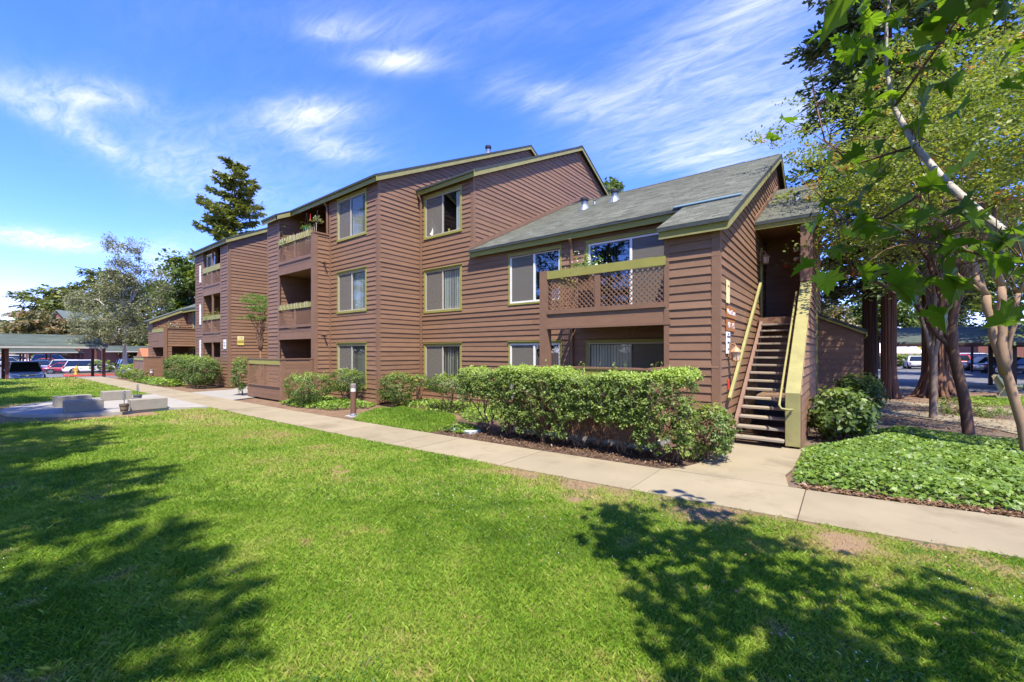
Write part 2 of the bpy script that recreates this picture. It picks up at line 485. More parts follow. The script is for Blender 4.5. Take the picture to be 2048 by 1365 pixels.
G = lambda *a: a
M_['leaf_hedge'] = leaf_mat('hedge_leaf', [(0, G(.035, .062, .014)), (.35, G(.095, .150, .032)), (.65, G(.20, .27, .055)), (1, G(.31, .42, .06))])
M_['leaf_ivy'] = leaf_mat('ivy_leaf', [(0, G(.030, .065, .012)), (.45, G(.120, .205, .024)), (.8, G(.25, .36, .045)), (1, G(.37, .44, .085))], .28)
M_['leaf_crape'] = leaf_mat('crape_leaf', [(0, G(.065, .100, .018)), (.45, G(.18, .235, .038)), (.8, G(.36, .38, .085)), (.93, G(.46, .22, .07)), (1, G(.40, .15, .06))], .38)
M_['leaf_red'] = leaf_mat('redwood_needle', [(0, G(.022, .046, .020)), (.6, G(.075, .120, .036)), (1, G(.18, .21, .055))], .2)
M_['leaf_cedar'] = leaf_mat('cedar_needle', [(0, G(.030, .050, .022)), (.5, G(.080, .115, .032)), (1, G(.21, .225, .05))], .2)
M_['leaf_bright'] = leaf_mat('bright_leaf', [(0, G(.040, .075, .014)), (.6, G(.105, .155, .025)), (1, G(.20, .23, .04))], .3)
M_['leaf_silver'] = leaf_mat('silver_leaf', [(0, G(.07, .085, .030)), (.5, G(.20, .205, .10)), (1, G(.40, .39, .24))], .25)
M_['leaf_autumn'] = leaf_mat('russet_leaf', [(0, G(.06, .075, .025)), (.5, G(.15, .14, .05)), (1, G(.30, .17, .08))], .3)
M_['leaf_maple'] = leaf_mat('maple_leaf', [(0, G(.045, .090, .010)), (.55, G(.10, .180, .014)), (1, G(.19, .30, .028))], .52, .4, .3)
M_['leaf_lace'] = leaf_mat('laceleaf', [(0, G(.06, .13, .02)), (1, G(.18, .30, .05))], .35)
M_['grass'] = leaf_mat('grass_blade', [(0, G(.085, .155, .013)), (.33, G(.165, .29, .024)), (.6, G(.30, .41, .055)), (.82, G(.36, .34, .10)), (1, G(.44, .34, .15))], .32, .5, .25)
M_['clover'] = leaf_mat('clover_leaf', [(0, G(.035, .095, .018)), (1, G(.10, .20, .035))], .3)

def lawn_mat():
    m, N, L, P = new_mat('turf_ground')
    P.inputs['Roughness'].default_value = .95; P.inputs['Specular IOR Level'].default_value = .1
    at = N.new("ShaderNodeAttribute"); at.attribute_name = 'dry'
    tc = N.new("ShaderNodeTexCoord")
    n = N.new("ShaderNodeTexNoise"); n.inputs['Scale'].default_value = 9; n.inputs['Detail'].default_value = 8; n.inputs['Roughness'].default_value = .7
    L.new(tc.outputs['Object'], n.inputs['Vector'])
    a = N.new("ShaderNodeMath"); a.operation = 'MULTIPLY_ADD'; a.inputs[1].default_value = .5; a.inputs[2].default_value = -.25
    L.new(n.outputs['Fac'], a.inputs[0])
    b = N.new("ShaderNodeMath"); b.operation = 'ADD'; L.new(a.outputs[0], b.inputs[0]); L.new(at.outputs['Fac'], b.inputs[1])
    rp = N.new("ShaderNodeValToRGB"); el = rp.color_ramp.elements
    el[0].position = .1; el[0].color = (.09, .14, .018, 1)
    el[1].position = 1.0; el[1].color = (.26, .175, .10, 1)
    e = el.new(.42); e.color = (.16, .195, .035, 1)
    e = el.new(.72); e.color = (.22, .19, .065, 1)
    L.new(b.outputs[0], rp.inputs[0]); L.new(rp.outputs[0], P.inputs['Base Color'])
    bp = N.new("ShaderNodeBump"); bp.inputs['Strength'].default_value = .8; bp.inputs['Distance'].default_value = .03
    n3 = N.new("ShaderNodeTexNoise"); n3.inputs['Scale'].default_value = 60; n3.inputs['Detail'].default_value = 4
    L.new(tc.outputs['Object'], n3.inputs['Vector']); L.new(n3.outputs['Fac'], bp.inputs['Height']); L.new(bp.outputs[0], P.inputs['Normal'])
    return m
M_['lawn'] = lawn_mat()

# ------------------------------------------------------------------ ground
LOT_Z = -0.5      # the car park to the west lies lower
def gz(x):
    t = min(max((-44.0 - x) / 2.5, 0), 1)
    return LOT_Z * t * t * (3 - 2 * t)

def ground_sheet():
    xs = [-900, -300, -120, -70, -50] + list(np.arange(-47, -43, .4)) + [-42, -30, -15, 0, 20, 60, 200, 900]
    ys = [-900, -200, -40, 0, 40, 120, 300, 900]
    v = [(x, y, gz(x) - .03) for y in ys for x in xs]
    nx = len(xs)
    f = [(j * nx + i, j * nx + i + 1, (j + 1) * nx + i + 1, (j + 1) * nx + i) for j in range(len(ys) - 1) for i in range(nx - 1)]
    m = MB(); m.v = v; m.f = f
    tag(m.build('ground', M_['soil']), kind='structure')
ground_sheet()

PLAZA_C = (-20.3, 3.4, 3.05)
def in_plaza(x, y, grow=0.0):
    dx, dy = (x - PLAZA_C[0]), (y - PLAZA_C[1])
    rr = PLAZA_C[2] + grow
    return ((dx * dx / rr ** 2 + dy * dy / (2.75 + grow) ** 2) < 1) | ((np.abs(dx) < rr) & (dy > 0) & (y < 5.3))

def dryness(x, y):
    """how worn the turf is: 0 lush .. 1 bare"""
    d = fbm(x * .55 + 3, y * .55) * .60 + fbm(x * 2.4, y * 2.4 + 7) * .48 - .23
    edge = np.clip(1 - (near_edge(x) - .12 - y) / .85, 0, 1) * np.clip((x + 7.5) / 3, 0, 1) * np.clip((fbm(x * 1.7 + 40, y * 1.7) - .36) * 3.2, 0, 1.2)
    pz = np.hypot((x - PLAZA_C[0]), (y - PLAZA_C[1]) * 1.08)
    ring = np.clip(1 - np.abs(pz - 3.4) / .9, 0, 1) * (y < 3.6) * .85 * (.5 + fbm(x + 9, y))
    east = np.clip((x + .6) / 1.3, 0, 1) * np.clip(1 - (5.8 - y) / 1.8, 0, 1) * np.clip(fbm(x * 1.7 + 3, y * 1.7 + 60) - .42, 0, 1) * 3.0
    pale = np.clip(1 - np.hypot((x + 15) / 7, (y - 4.1) / 1.1), 0, 1) * .28
    far = np.clip((-x - 30) / 14, 0, 1) * np.clip((y + 1) / 5, 0, 1) * .30
    spots = np.clip(fbm(x * 2.9 + 80, y * 2.9 + 21, 3) - .69, 0, 1) * 3.0
    return np.clip(d + edge * .72 + ring + east * .7 + pale + far + spots, 0, 1.1)

def near_edge(x):   # lawn side of the path
    return np.interp(x, [-60, -18, -12.5, -8, -4.5, -2.2, 0, 1.5, 4, 12], [5.02, 5.1, 5.16, 5.28, 5.46, 5.6, 5.78, 5.97, 6.35, 7.6])
def far_edge(x):
    return np.interp(x, [-60, -18, -12.5, -8, -4.5, -2.2, 0, 1.5, 4, 12], [6.36, 6.42, 6.48, 6.6, 6.75, 6.9, 7.1, 7.34, 7.75, 9.0])

def lawn():
    xs = np.concatenate([np.arange(-47, -12, .4), np.arange(-12, 4, .16), np.arange(4, 16.1, .6)])
    t = np.concatenate([np.array([0, .25, .45, .6]), np.linspace(.68, 1, 60)])
    X, T = np.meshgrid(xs, t)
    Y = -14 + (near_edge(X) + .02 + 14) * T
    Z = np.array([gz(x) for x in xs])[None, :] + 0 * X + (fbm(X * .8, Y * .8) - .5) * .05 * np.clip((near_edge(X) - Y) * 2, 0, 1) + .0
    v = np.stack([X.ravel(), Y.ravel(), Z.ravel()], 1)
    ny, nx = X.shape
    i = np.arange(ny - 1)[:, None] * nx + np.arange(nx - 1)[None, :]
    f = np.stack([i, i + 1, i + nx + 1, i + nx], -1).reshape(-1, 4)
    o = mesh_np('lawn', v, f, M_['lawn'], attrs={'dry': dryness(v[:, 0], v[:, 1])}, smooth=True, kind='structure')
    return o
lawn()

def grass_patch_dry(x, y): return fbm(x * 1.2, y * 1.2 + 33) * .45
def blades(name, n, sampler, h, w, lean=.5, zf=None, dryf=dryness, tone_add=0.0):
    x, y = sampler(n)
    d = dryf(x, y)
    keep = rng.random(len(x)) > np.clip((d - .45) * 1.9, 0, .97)
    keep &= ~in_plaza(x, y, .25)
    x, y, d = x[keep], y[keep], d[keep]
    n = len(x)
    z = (fbm(x * .8, y * .8) - .5) * .05 * np.clip((near_edge(x) - y) * 2, 0, 1) if zf is None else zf(x, y)
    tuft = fbm(x * 5, y * 5, 3)
    hh = h * (.45 + .95 * rng.random(n)) * (.55 + .9 * tuft)
    ww = w * (.7 + .6 * rng.random(n))
    a = rng.random(n) * 2 * np.pi
    ux, uy = np.cos(a), np.sin(a)
    b = rng.random(n) * 2 * np.pi
    ln = hh * lean * (.3 + rng.random(n) * 1.3)
    lx, ly = np.cos(b) * ln, np.sin(b) * ln
    V = np.zeros((n, 4, 3))
    V[:, 0] = np.stack([x - ux * ww, y - uy * ww, z - .005], 1)
    V[:, 1] = np.stack([x + ux * ww, y + uy * ww, z - .005], 1)
    V[:, 2] = np.stack([x + lx * .45 + ux * ww * .75, y + ly * .45 + uy * ww * .75, z + hh * .62], 1)
    V[:, 3] = np.stack([x + lx * 1.1, y + ly * 1.1, z + hh * .98], 1)
    tone = np.clip(.22 + .36 * rng.random(n) + (d - .27) * .85 + (rng.random(n) > .95) * .35 + (tuft - .5) * .45 + (fbm(x * .9 + 71, y * .9) - .5) * .5 + tone_add, 0, 1)
    f = np.arange(n * 4).reshape(n, 4)[:, [0, 1, 2, 3]]
    f3 = np.concatenate([f[:, [0, 1, 2]], f[:, [0, 2, 3]]])
    return mesh_np(name, V.reshape(-1, 3), f3, M_['grass'], attrs={'tone': np.repeat(tone, 4)}, kind='stuff')

def wedge(dmin, dmax, power=1.0):
    """ground points on the lawn that lie within reach of the photographed view"""
    def s(n):
        n2 = int(n * 2.4)
        D = dmin + (dmax - dmin) * rng.random(n2) ** power
        lat = rng.uniform(-1.36, 1.36 + 1.0 * np.clip((7 - D) / 4, 0, 1), n2)
        x = D * (RT[0] * lat + FW[0]); y = D * (RT[1] * lat + FW[1])
        k = (y < near_edge(x) + rng.normal(0, .025, n2)) & (y > -13.5) & (x > -46)
        return x[k][:n], y[k][:n]
    return s
def all_grass():
    parts = []
    blades('grass', 400000, wedge(1.7, 5.4, .85), .030, .0023, .75)
    blades('grass', 220000, wedge(5.2, 11, .8), .036, .0045, .7)
    blades('grass', 110000, wedge(10.6, 22, .75), .045, .011, .6)
    blades('grass', 60000, wedge(21, 36, .8), .06, .028, .5)
    blades('grass', 110000, lambda n: (rng.uniform(-5, 7, n), rng.uniform(-3.5, 2.6, n)), .034, .0045, .75)
    # coarser weed tufts among the turf
    blades('grass', 6000, lambda n: (lambda c, k: (c[0][k] + rng.normal(0, .03, n), c[1][k] + rng.normal(0, .03, n)))(wedge(2.2, 9)(420), rng.integers(0, 380, n)), .050, .0034, .7, tone_add=-.08)
all_grass()

def clover():
    n = 34000
    x, y = wedge(1.9, 6.5, .9)(n)
    k = (fbm(x * .9 + 50, y * .9) > .50) & (rng.random(len(x)) < .9)
    x, y = x[k], y[k]; n = len(x)
    a = rng.random(n) * 6.28; r = .0065 + .006 * rng.random(n); z = .012 + .016 * rng.random(n)
    V = []; 
    tilt = rng.normal(0, .35, (n, 2))
    for dx, dy in ((0, 0), (1, .45), (1.25, 0), (1, -.45), (-.25, .9), (-.95, .85), (-.7, .1), (-.25, -.9), (-.95, -.85), (-.7, -.1)):
        px = (dx * np.cos(a) - dy * np.sin(a)) * r; py = (dx * np.sin(a) + dy * np.cos(a)) * r
        V.append(np.stack([x + px, y + py, z + tilt[:, 0] * px + tilt[:, 1] * py], 1))
    V = np.stack(V, 1).reshape(-1, 3)
    b = np.arange(n)[:, None] * 10
    f = np.concatenate([b + np.array(t)[None] for t in ((0, 1, 2), (0, 2, 3), (0, 4, 5), (0, 5, 6), (0, 9, 8), (0, 8, 7))])
    mesh_np('clover', V, f, M_['clover'], attrs={'tone': np.repeat(rng.random(n), 10)}, kind='stuff')
    # white clover heads
    n = 420
    x, y = wedge(2.0, 6.0, .9)(n)
    k = fbm(x * .9 + 50, y * .9) > .5; x, y = x[k], y[k]; n = len(x)
    oc = np.array([(1, 0, 0), (-1, 0, 0), (0, 1, 0), (0, -1, 0), (0, 0, 1), (0, 0, -1)]) * .0055
    V = (np.stack([x, y, .028 + .012 * rng.random(n)], 1)[:, None] + oc[None]).reshape(-1, 3)
    of = np.array([(0, 2, 4), (2, 1, 4), (1, 3, 4), (3, 0, 4), (2, 0, 5), (1, 2, 5), (3, 1, 5), (0, 3, 5)])
    f = (np.arange(n)[:, None, None] * 6 + of[None]).reshape(-1, 3)
    mesh_np('clover_flowers', V, f, M_['flower_white'], kind='stuff')
clover()

def path():
    base = MB()
    xs = np.arange(-46, 14, .5)
    for a, b in zip(xs[:-1], xs[1:]):
        za, zb = gz(a) - .02, gz(b) - .02
        base.poly([(a, near_edge(a) + .02, za), (b, near_edge(b) + .02, zb), (b, far_edge(b) - .02, zb), (a, far_edge(a) - .02, za),
                   (a, near_edge(a) + .02, za + .03), (b, near_edge(b) + .02, zb + .03), (b, far_edge(b) - .02, zb + .03), (a, far_edge(a) - .02, za + .03)],
                  [(4, 5, 6, 7), (0, 1, 5, 4), (2, 3, 7, 6)])
    root = tag(base.build('sidewalk', M_['mulch']), kind='structure')
    joints = [-46.5 + 2.06 * i for i in range(20)] 
    joints = [j for j in joints if j < -6.8] + [-6.6, -4.52, -2.32, -.42, 1.6, 3.7, 5.8, 8, 10.2, 12.4]
    for a, b in zip(joints[:-1], joints[1:]):
        m = MB()
        a2, b2 = a + .006, b - .006
        dz = R.uniform(-.003, .003)
        n = 5
        px = [a2 + (b2 - a2) * i / n for i in range(n + 1)]
        sk = .05
        lo = [(x - sk * 0, near_edge(x), 0) for x in px]; hi = [(x, far_edge(x), 0) for x in px]
        for i in range(n):
            q = [lo[i], lo[i + 1], hi[i + 1], hi[i]]
            m.hexa([(p[0], p[1], gz(p[0]) - .01) for p in q] + [(p[0], p[1], gz(p[0]) + .022 + dz) for p in q])
        m.build('slab', M_['concrete_path'], root)
    # short apron up to the stair
    m = MB()
    pts = [(-2.3, 6.92), (-.62, 7.06), (-.66, 7.35), (-.72, 7.7), (-.66, 8.2), (-.64, 9.98), (-1.93, 9.98), (-1.93, 9.0), (-1.95, 7.6), (-2.1, 7.15)]
    m.prism([(x, y, -.01) for x, y in pts], (0, 0, .03))
    m.build('slab', M_['concrete_path'], root)
    # plaza and the walk that joins it
    pz = MB()
    ring = []
    for i in range(40):
        t = math.pi + math.pi * i / 39
        ring.append((PLAZA_C[0] + PLAZA_C[2] * math.cos(t), PLAZA_C[1] + 2.75 * math.sin(t)))
    ring += [(PLAZA_C[0] + PLAZA_C[2], 4.2), (-16.7, 4.98), (-23.35, 4.98)]
    pz.prism([(x, y, -.02) for x, y in ring], (0, 0, .11))
    po = tag(pz.build('plaza', M_['concrete_plaza'], bevel=.01), kind='structure')
    m = MB()
    m.prism([(x, y, 0) for x, y in [(-23.9, 6.44), (-18.9, 6.44), (-19.7, 8.2), (-20.9, 9.2), (-20.9, 11.5), (-25.6, 11.5), (-25.6, 9.1), (-24.2, 8.3)]], (0, 0, .018))
    tag(m.build('entry_walk', M_['concrete_plaza']), kind='structure')
path()

def bed(name, pts, m, z=-.012, kind='structure', h=.012):
    b = MB(); b.prism([(x, y, z) for x, y in pts], (0, 0, h)); return tag(b.build(name, m), kind=kind)
bed('mulch_bed', [(-8.2, 6.62), (-2.35, 6.9), (-2.1, 7.15), (-1.96, 7.6), (-1.94, 9.3), (-3, 9.3), (-8.0, 11.2), (-8.6, 9)], M_['mulch'], -.01)
bed('ivy_soil', [(-.66, 7.1), (12, 8.98), (12, 13.3), (0.3, 13.5), (-.66, 13.5)], M_['duff'], -.012)
bed('gravel_bed', [(0.2, 14.35), (12, 14.0), (14, 22), (8, 23), (4, 22.3), (-.6, 22.2), (-.6, 14.4)], M_['duff'], -.014)

def side_walks():
    def strip(pts_lo, pts_hi):
        m = MB(); m.prism([(x, y, -.01) for x, y in pts_lo + pts_hi[::-1]], (0, 0, .028)); return m.build('sidewalk', M_['concrete_path'])
    tag(strip([(-.6, 13.45), (1, 13.38), (3, 13.0), (5, 12.3), (9, 10.9)], [(-.6, 14.4), (1, 14.35), (3, 14.0), (5, 13.4), (9, 12.0)]), kind='structure')
    tag(strip([(-.4, 16.4), (1.5, 16.9), (2.8, 15.6), (3.5, 13.9), (5, 13.45), (9, 12.1)], [(-.4, 18.4), (1.9, 18.6), (4.2, 17.2), (5.5, 15.9), (9, 14.6), (9, 13)]), kind='structure')
    tag(strip([(-.4, 20.9), (3, 20.3), (5, 19.6), (12, 17.5)], [(-.4, 22.0), (3.2, 21.5), (5.2, 21), (12, 19)]), kind='structure')
side_walks()

def small_lawn(name, pts, n, zf=.004, tone=0.0, h=.055):
    P = np.array(pts)
    b = MB(); b.prism([(x, y, -.02) for x, y in pts], (0, 0, .026))
    o = tag(b.build('lawn_patch', M_['lawn']), kind='structure')
    at = o.data.attributes.new('dry', 'FLOAT', 'POINT'); at.data.foreach_set('value', [.25] * len(o.data.vertices))
    def inside(x, y):
        c = np.zeros(len(x), bool); j = len(P) - 1
        for i in range(len(P)):
            xi, yi, xj, yj = *P[i], *P[j]
            c ^= ((yi > y) != (yj > y)) & (x < (xj - xi) * (y - yi) / (yj - yi + 1e-12) + xi); j = i
        return c
    def s(n):
        lo, hi = P.min(0), P.max(0)
        x = rng.uniform(lo[0], hi[0], n * 3); y = rng.uniform(lo[1], hi[1], n * 3)
        k = inside(x, y); return x[k][:n], y[k][:n]
    blades(name, n, s, h, .008 if n > 15000 else .018, .5, lambda x, y: 0 * x, grass_patch_dry, tone)
small_lawn('grass', [(-10.7, 6.58), (-11.6, 7.4), (-12.3, 8.5), (-11.8, 9.15), (-9.2, 9.0), (-8.3, 8.2), (-7.6, 7.05), (-7.7, 6.66)], 30000, tone=-.05)
small_lawn('grass', [(3.9, 22.6), (6, 22.3), (12, 20.2), (14, 24), (9, 27.5), (5.5, 27.6), (3.4, 25.2)], 14000, tone=.12)

def lots():
    m = MB(); m.prism([(-46.2, -60, LOT_Z - .02), (-46.2, 60, LOT_Z - .02), (-150, 60, LOT_Z - .02), (-150, -60, LOT_Z - .02)][::-1], (0, 0, .024))
    tag(m.build('parking_lot', M_['asphalt']), kind='structure')
    m = MB(); m.prism([(-12, 30.0, -.02), (60, 30.0, -.02), (60, 110, -.02), (-12, 110, -.02)], (0, 0, .024))
    tag(m.build('parking_road', M_['asphalt']), kind='structure')
    m = MB()
    m.poly([(3.6, 36, .009), (6.8, 33.5, .009), (7.6, 34.2, .009), (4.2, 41, .009)], [(0, 1, 2, 3)])
    tag(m.build('concrete_gutter', M_['concrete_path']), kind='structure')
    m = MB()
    for (x, y) in ((-56.3, 4.6), (-56.5, 5.3)):
        m.box(x, x + 2.2, y, y + .3, LOT_Z + .008, LOT_Z + .012)
    tag(m.build('road_marking', M_['white_line']), kind='structure')
    # island with red kerb
    pts = [(-58.6, 6.2), (-58.3, 11.5), (-66, 12.0), (-67, 7.5), (-63.5, 6.4), (-60, 5.9)]
    k = MB(); k.prism([(x, y, LOT_Z - .02) for x, y in pts][::-1], (0, 0, .17))
    tag(k.build('red_kerb', M_['kerb_red'], bevel=.03), kind='structure')
    c = np.mean(pts, 0)
    k = MB(); k.prism([(c[0] + (x - c[0]) * .93, c[1] + (y - c[1]) * .93, LOT_Z + .1) for x, y in pts][::-1], (0, 0, .07))
    tag(k.build('island_soil', M_['duff']), kind='structure')
lots()
# ------------------------------------------------------------------ buildings
class Frame:
    """a wall plane: origin, horizontal axis, outward normal"""
    def __init__(s, o, u, n): s.o, s.u, s.n = Vector(o), Vector(u), Vector(n)
    def p(s, u, n, z): return s.o + s.u * u + s.n * n + Vector((0, 0, z))
def front(y): return Frame((0, y, 0), (1, 0, 0), (0, -1, 0))
def side(x): return Frame((x, 0, 0), (0, 1, 0), (1, 0, 0))

def px_area(pts):
    q = []
    for p in pts:
        d = p.x * FW[0] + p.y * FW[1]
        if d < .5: return 0
        q.append(((p.x * RT[0] + p.y * RT[1]) / d * 853.6, (p.z - CAM_Z) / d * 853.6))
    return abs(sum(q[i][0] * q[(i + 1) % 4][1] - q[(i + 1) % 4][0] * q[i][1] for i in range(4))) / 2

class Building:
    def __init__(s, name, org, label, cat, group=None):
        s.org = Vector(org); s.root = empty(name, org, 0, label, cat, group); s.planks = []
    def mb(s): return MB(s.org)
    def part(s, m, name, material, parent=None, **k): return m.build(name, material, parent or s.root, **k)
    def wall(s, fr, z0, z1, ext, openings=(), pitch=.1725, name='wall', zb=None):
        """lapped board wall with real openings; ext(z) gives the horizontal reach at height z"""
        back = s.mb()
        br = sorted({z0, z1, *(zb or []), *[z for o in openings for z in (o[2], o[3]) if z0 < z < z1]})
        zz = []
        for a, b in zip(br[:-1], br[1:]):
            n = max(1, int((b - a) / .5)); zz += [a + (b - a) * i / n for i in range(n)]
        zz.append(z1)
        def cut(lo, hi, ops):
            iv = [(lo, hi)]
            for o in ops:
                nv = []
                for a, b in iv:
                    if o[1] <= a or o[0] >= b: nv.append((a, b)); continue
                    if o[0] > a: nv.append((a, o[0]))
                    if o[1] < b: nv.append((o[1], b))
                iv = nv
            return iv
        for a, b in zip(zz[:-1], zz[1:]):
            ea, eb = ext(a + 1e-4), ext(b - 1e-4)
            if ea is None or eb is None: continue
            mid = (a + b) / 2
            ops = [o for o in openings if o[2] < mid < o[3]]
            iv = cut(min(ea[0], eb[0]), max(ea[1], eb[1]), ops)
            for (l, h) in iv:
                la, ha = max(l, ea[0]), min(h, ea[1]); lb, hb = max(l, eb[0]), min(h, eb[1])
                if ha <= la and hb <= lb: continue
                ha, hb = max(ha, la), max(hb, lb)
                back.hexa([fr.p(la, -.1, a), fr.p(ha, -.1, a), fr.p(ha, 0, a), fr.p(la, 0, a), fr.p(lb, -.1, b), fr.p(hb, -.1, b), fr.p(hb, 0, b), fr.p(lb, 0, b)])
        w = s.part(back, name, M_['recess'])
        z = z0 + .01
        while z < z1 - .04:
            zt = min(z + pitch, z1)
            ea, eb = ext(z + .002), ext(zt - .002)
            if ea and eb:
                ops = [o for o in openings if min(o[3], zt) - max(o[2], z) > .34 * pitch]
                for (l, h) in cut(min(ea[0], eb[0]), max(ea[1], eb[1]), ops):
                    la, ha = max(l, ea[0]), min(h, ea[1]); lb, hb = max(l, eb[0]), min(h, eb[1])
                    if max(ha - la, hb - lb) < .05: continue
                    ha, hb = max(ha, la + .01), max(hb, lb + .01)
                    t = .029 + R.uniform(-.006, .007)
                    j1, j2 = R.uniform(-.005, .005), R.uniform(-.005, .005)
                    zt2 = zt + .018
                    pts = [fr.p(la, .006, z + j1), fr.p(ha, .006, z + j2), fr.p(ha, t, z + j2), fr.p(la, t + R.uniform(-.002, .002), z + j1),
                           fr.p(lb, .0005, zt2), fr.p(hb, .0005, zt2), fr.p(hb, .0055, zt2), fr.p(lb, .0055, zt2)]
                    if hb - lb > 2.6 and ha - la > 2.6:      # long courses are butted from two or three boards
                        k = R.uniform(.25, .75); q = lambda i, j, f: pts[i].lerp(pts[j], f)
                        g = .0025 / (hb - lb)
                        p1 = [pts[0], q(0, 1, k - g), q(3, 2, k - g), pts[3], pts[4], q(4, 5, k - g), q(7, 6, k - g), pts[7]]
                        p2 = [q(0, 1, k + g), pts[1], pts[2], q(3, 2, k + g), q(4, 5, k + g), pts[5], pts[6], q(7, 6, k + g)]
                        sets = [p1, p2]
                    else: sets = [pts]
                    for pts in sets: s.planks.append((px_area([pts[2], pts[3], pts[7], pts[6]]), pts, w))
            z += pitch
        return w
    def finish(s, n=300):
        s.planks.sort(key=lambda q: -q[0])
        for a, pts, w in s.planks[:n]:
            m = s.mb(); m.hexa(pts); m.build('plank', M_['siding'], w)
        m = s.mb()
        for a, pts, w in s.planks[n:]: m.hexa(pts)
        if m.v: tag(m.build('siding', M_['siding'], s.root), kind='stuff')
    def post(s, x0, x1, y0, y1, z0, z1, name='corner_board', m='trim_brown', parent=None):
        b = s.mb(); b.box(x0, x1, y0, y1, z0, z1); return s.part(b, name, M_[m], parent)
    def window(s, fr, u0, u1, z0, z1, style='olive', left='screen', right='blind', split=.5, trim=.085, depth=.9, name='window', trim_m='olive', blinds=True):
        """u0..z1 are the outer edges of the trim"""
        w = s.mb()
        T = .034
        def slab(a, b, c, d, n0, n1, mb): mb.hexa([fr.p(a, n0, c), fr.p(b, n0, c), fr.p(b, n1, c), fr.p(a, n1, c), fr.p(a, n0, d), fr.p(b, n0, d), fr.p(b, n1, d), fr.p(a, n1, d)])
        slab(u0, u0 + trim, z0 + trim, z1 - trim, -.1, T, w); slab(u1 - trim, u1, z0 + trim, z1 - trim, -.1, T, w)
        slab(u0 - .01, u1 + .01, z0, z0 + trim, -.1, T + .012, w); slab(u0, u1, z1 - trim, z1, -.1, T, w)
        slab(u0 - .02, u1 + .02, z1, z1 + .022, -.02, T + .03, w)
        wo = s.part(w, name, M_[trim_m])
        a0, a1, b0, b1 = u0 + trim, u1 - trim, z0 + trim, z1 - trim
        fm = 'white' if style == 'white' else 'beige'
        fw = .055 if style == 'white' else .035
        um = a0 + (a1 - a0) * split
        f = s.mb()
        slab(a0, a0 + fw, b0, b1, -.06, .012, f); slab(a1 - fw, a1, b0, b1, -.06, .012, f)
        slab(a0 + fw, a1 - fw, b0, b0 + fw, -.06, .012, f); slab(a0 + fw, a1 - fw, b1 - fw, b1, -.06, .012, f)
        slab(um - fw * .6, um + fw * .6, b0 + fw, b1 - fw, -.055, .010, f)
        f.build('sash', M_[fm], wo)
        for (c, d, kind) in ((a0 + fw, um - fw * .6, left), (um + fw * .6, a1 - fw, right)):
            g = s.mb(); g.hexa([fr.p(c, -.03, b0 + fw), fr.p(d, -.03, b0 + fw), fr.p(d, -.026, b0 + fw), fr.p(c, -.026, b0 + fw), fr.p(c, -.03, b1 - fw), fr.p(d, -.03, b1 - fw), fr.p(d, -.026, b1 - fw), fr.p(c, -.026, b1 - fw)])
            g.build('pane', M_['glass_bright' if style == 'white' else 'glass'], wo)
            if kind is None: continue
            k = s.mb()
            open_ = 'open' in kind
            mt = 'blind_grey' if 'grey' in kind or 'screen' in kind else 'blind'
            n = max(2, int((d - c) / .085))
            for i in range(n):
                if kind == 'half' and i < n * .62: continue
                uu = c + (d - c) * (i + .5) / n
                ang = R.uniform(.95, 1.25) if open_ else R.uniform(.1, .35)
                du, dn = .044 * math.cos(ang), .044 * math.sin(ang)
                zt = b1 - fw - .02; zb_ = b0 + fw + .02
                nn = -.085
                k.hexa([fr.p(uu - du, nn - dn, zb_), fr.p(uu + du, nn + dn, zb_), fr.p(uu + du, nn + dn + .003, zb_), fr.p(uu - du, nn - dn + .003, zb_),
                        fr.p(uu - du, nn - dn, zt), fr.p(uu + du, nn + dn, zt), fr.p(uu + du, nn + dn + .003, zt), fr.p(uu - du, nn - dn + .003, zt)])
            k.build('blind', M_[mt], wo)
            if 'screen' in kind:
                q = s.mb(); hslab(q, fr, c, d, -.012, -.009, b0 + fw, b1 - fw); q.build('insect_screen', M_['mesh_screen'], wo)
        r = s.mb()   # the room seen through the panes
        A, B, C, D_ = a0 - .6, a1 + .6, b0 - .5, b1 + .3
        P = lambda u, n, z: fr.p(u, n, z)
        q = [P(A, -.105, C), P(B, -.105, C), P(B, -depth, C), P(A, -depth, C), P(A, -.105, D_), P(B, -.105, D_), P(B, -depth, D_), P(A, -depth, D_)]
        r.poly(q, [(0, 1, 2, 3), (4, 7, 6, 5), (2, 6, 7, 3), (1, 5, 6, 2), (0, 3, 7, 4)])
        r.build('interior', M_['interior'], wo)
        return wo

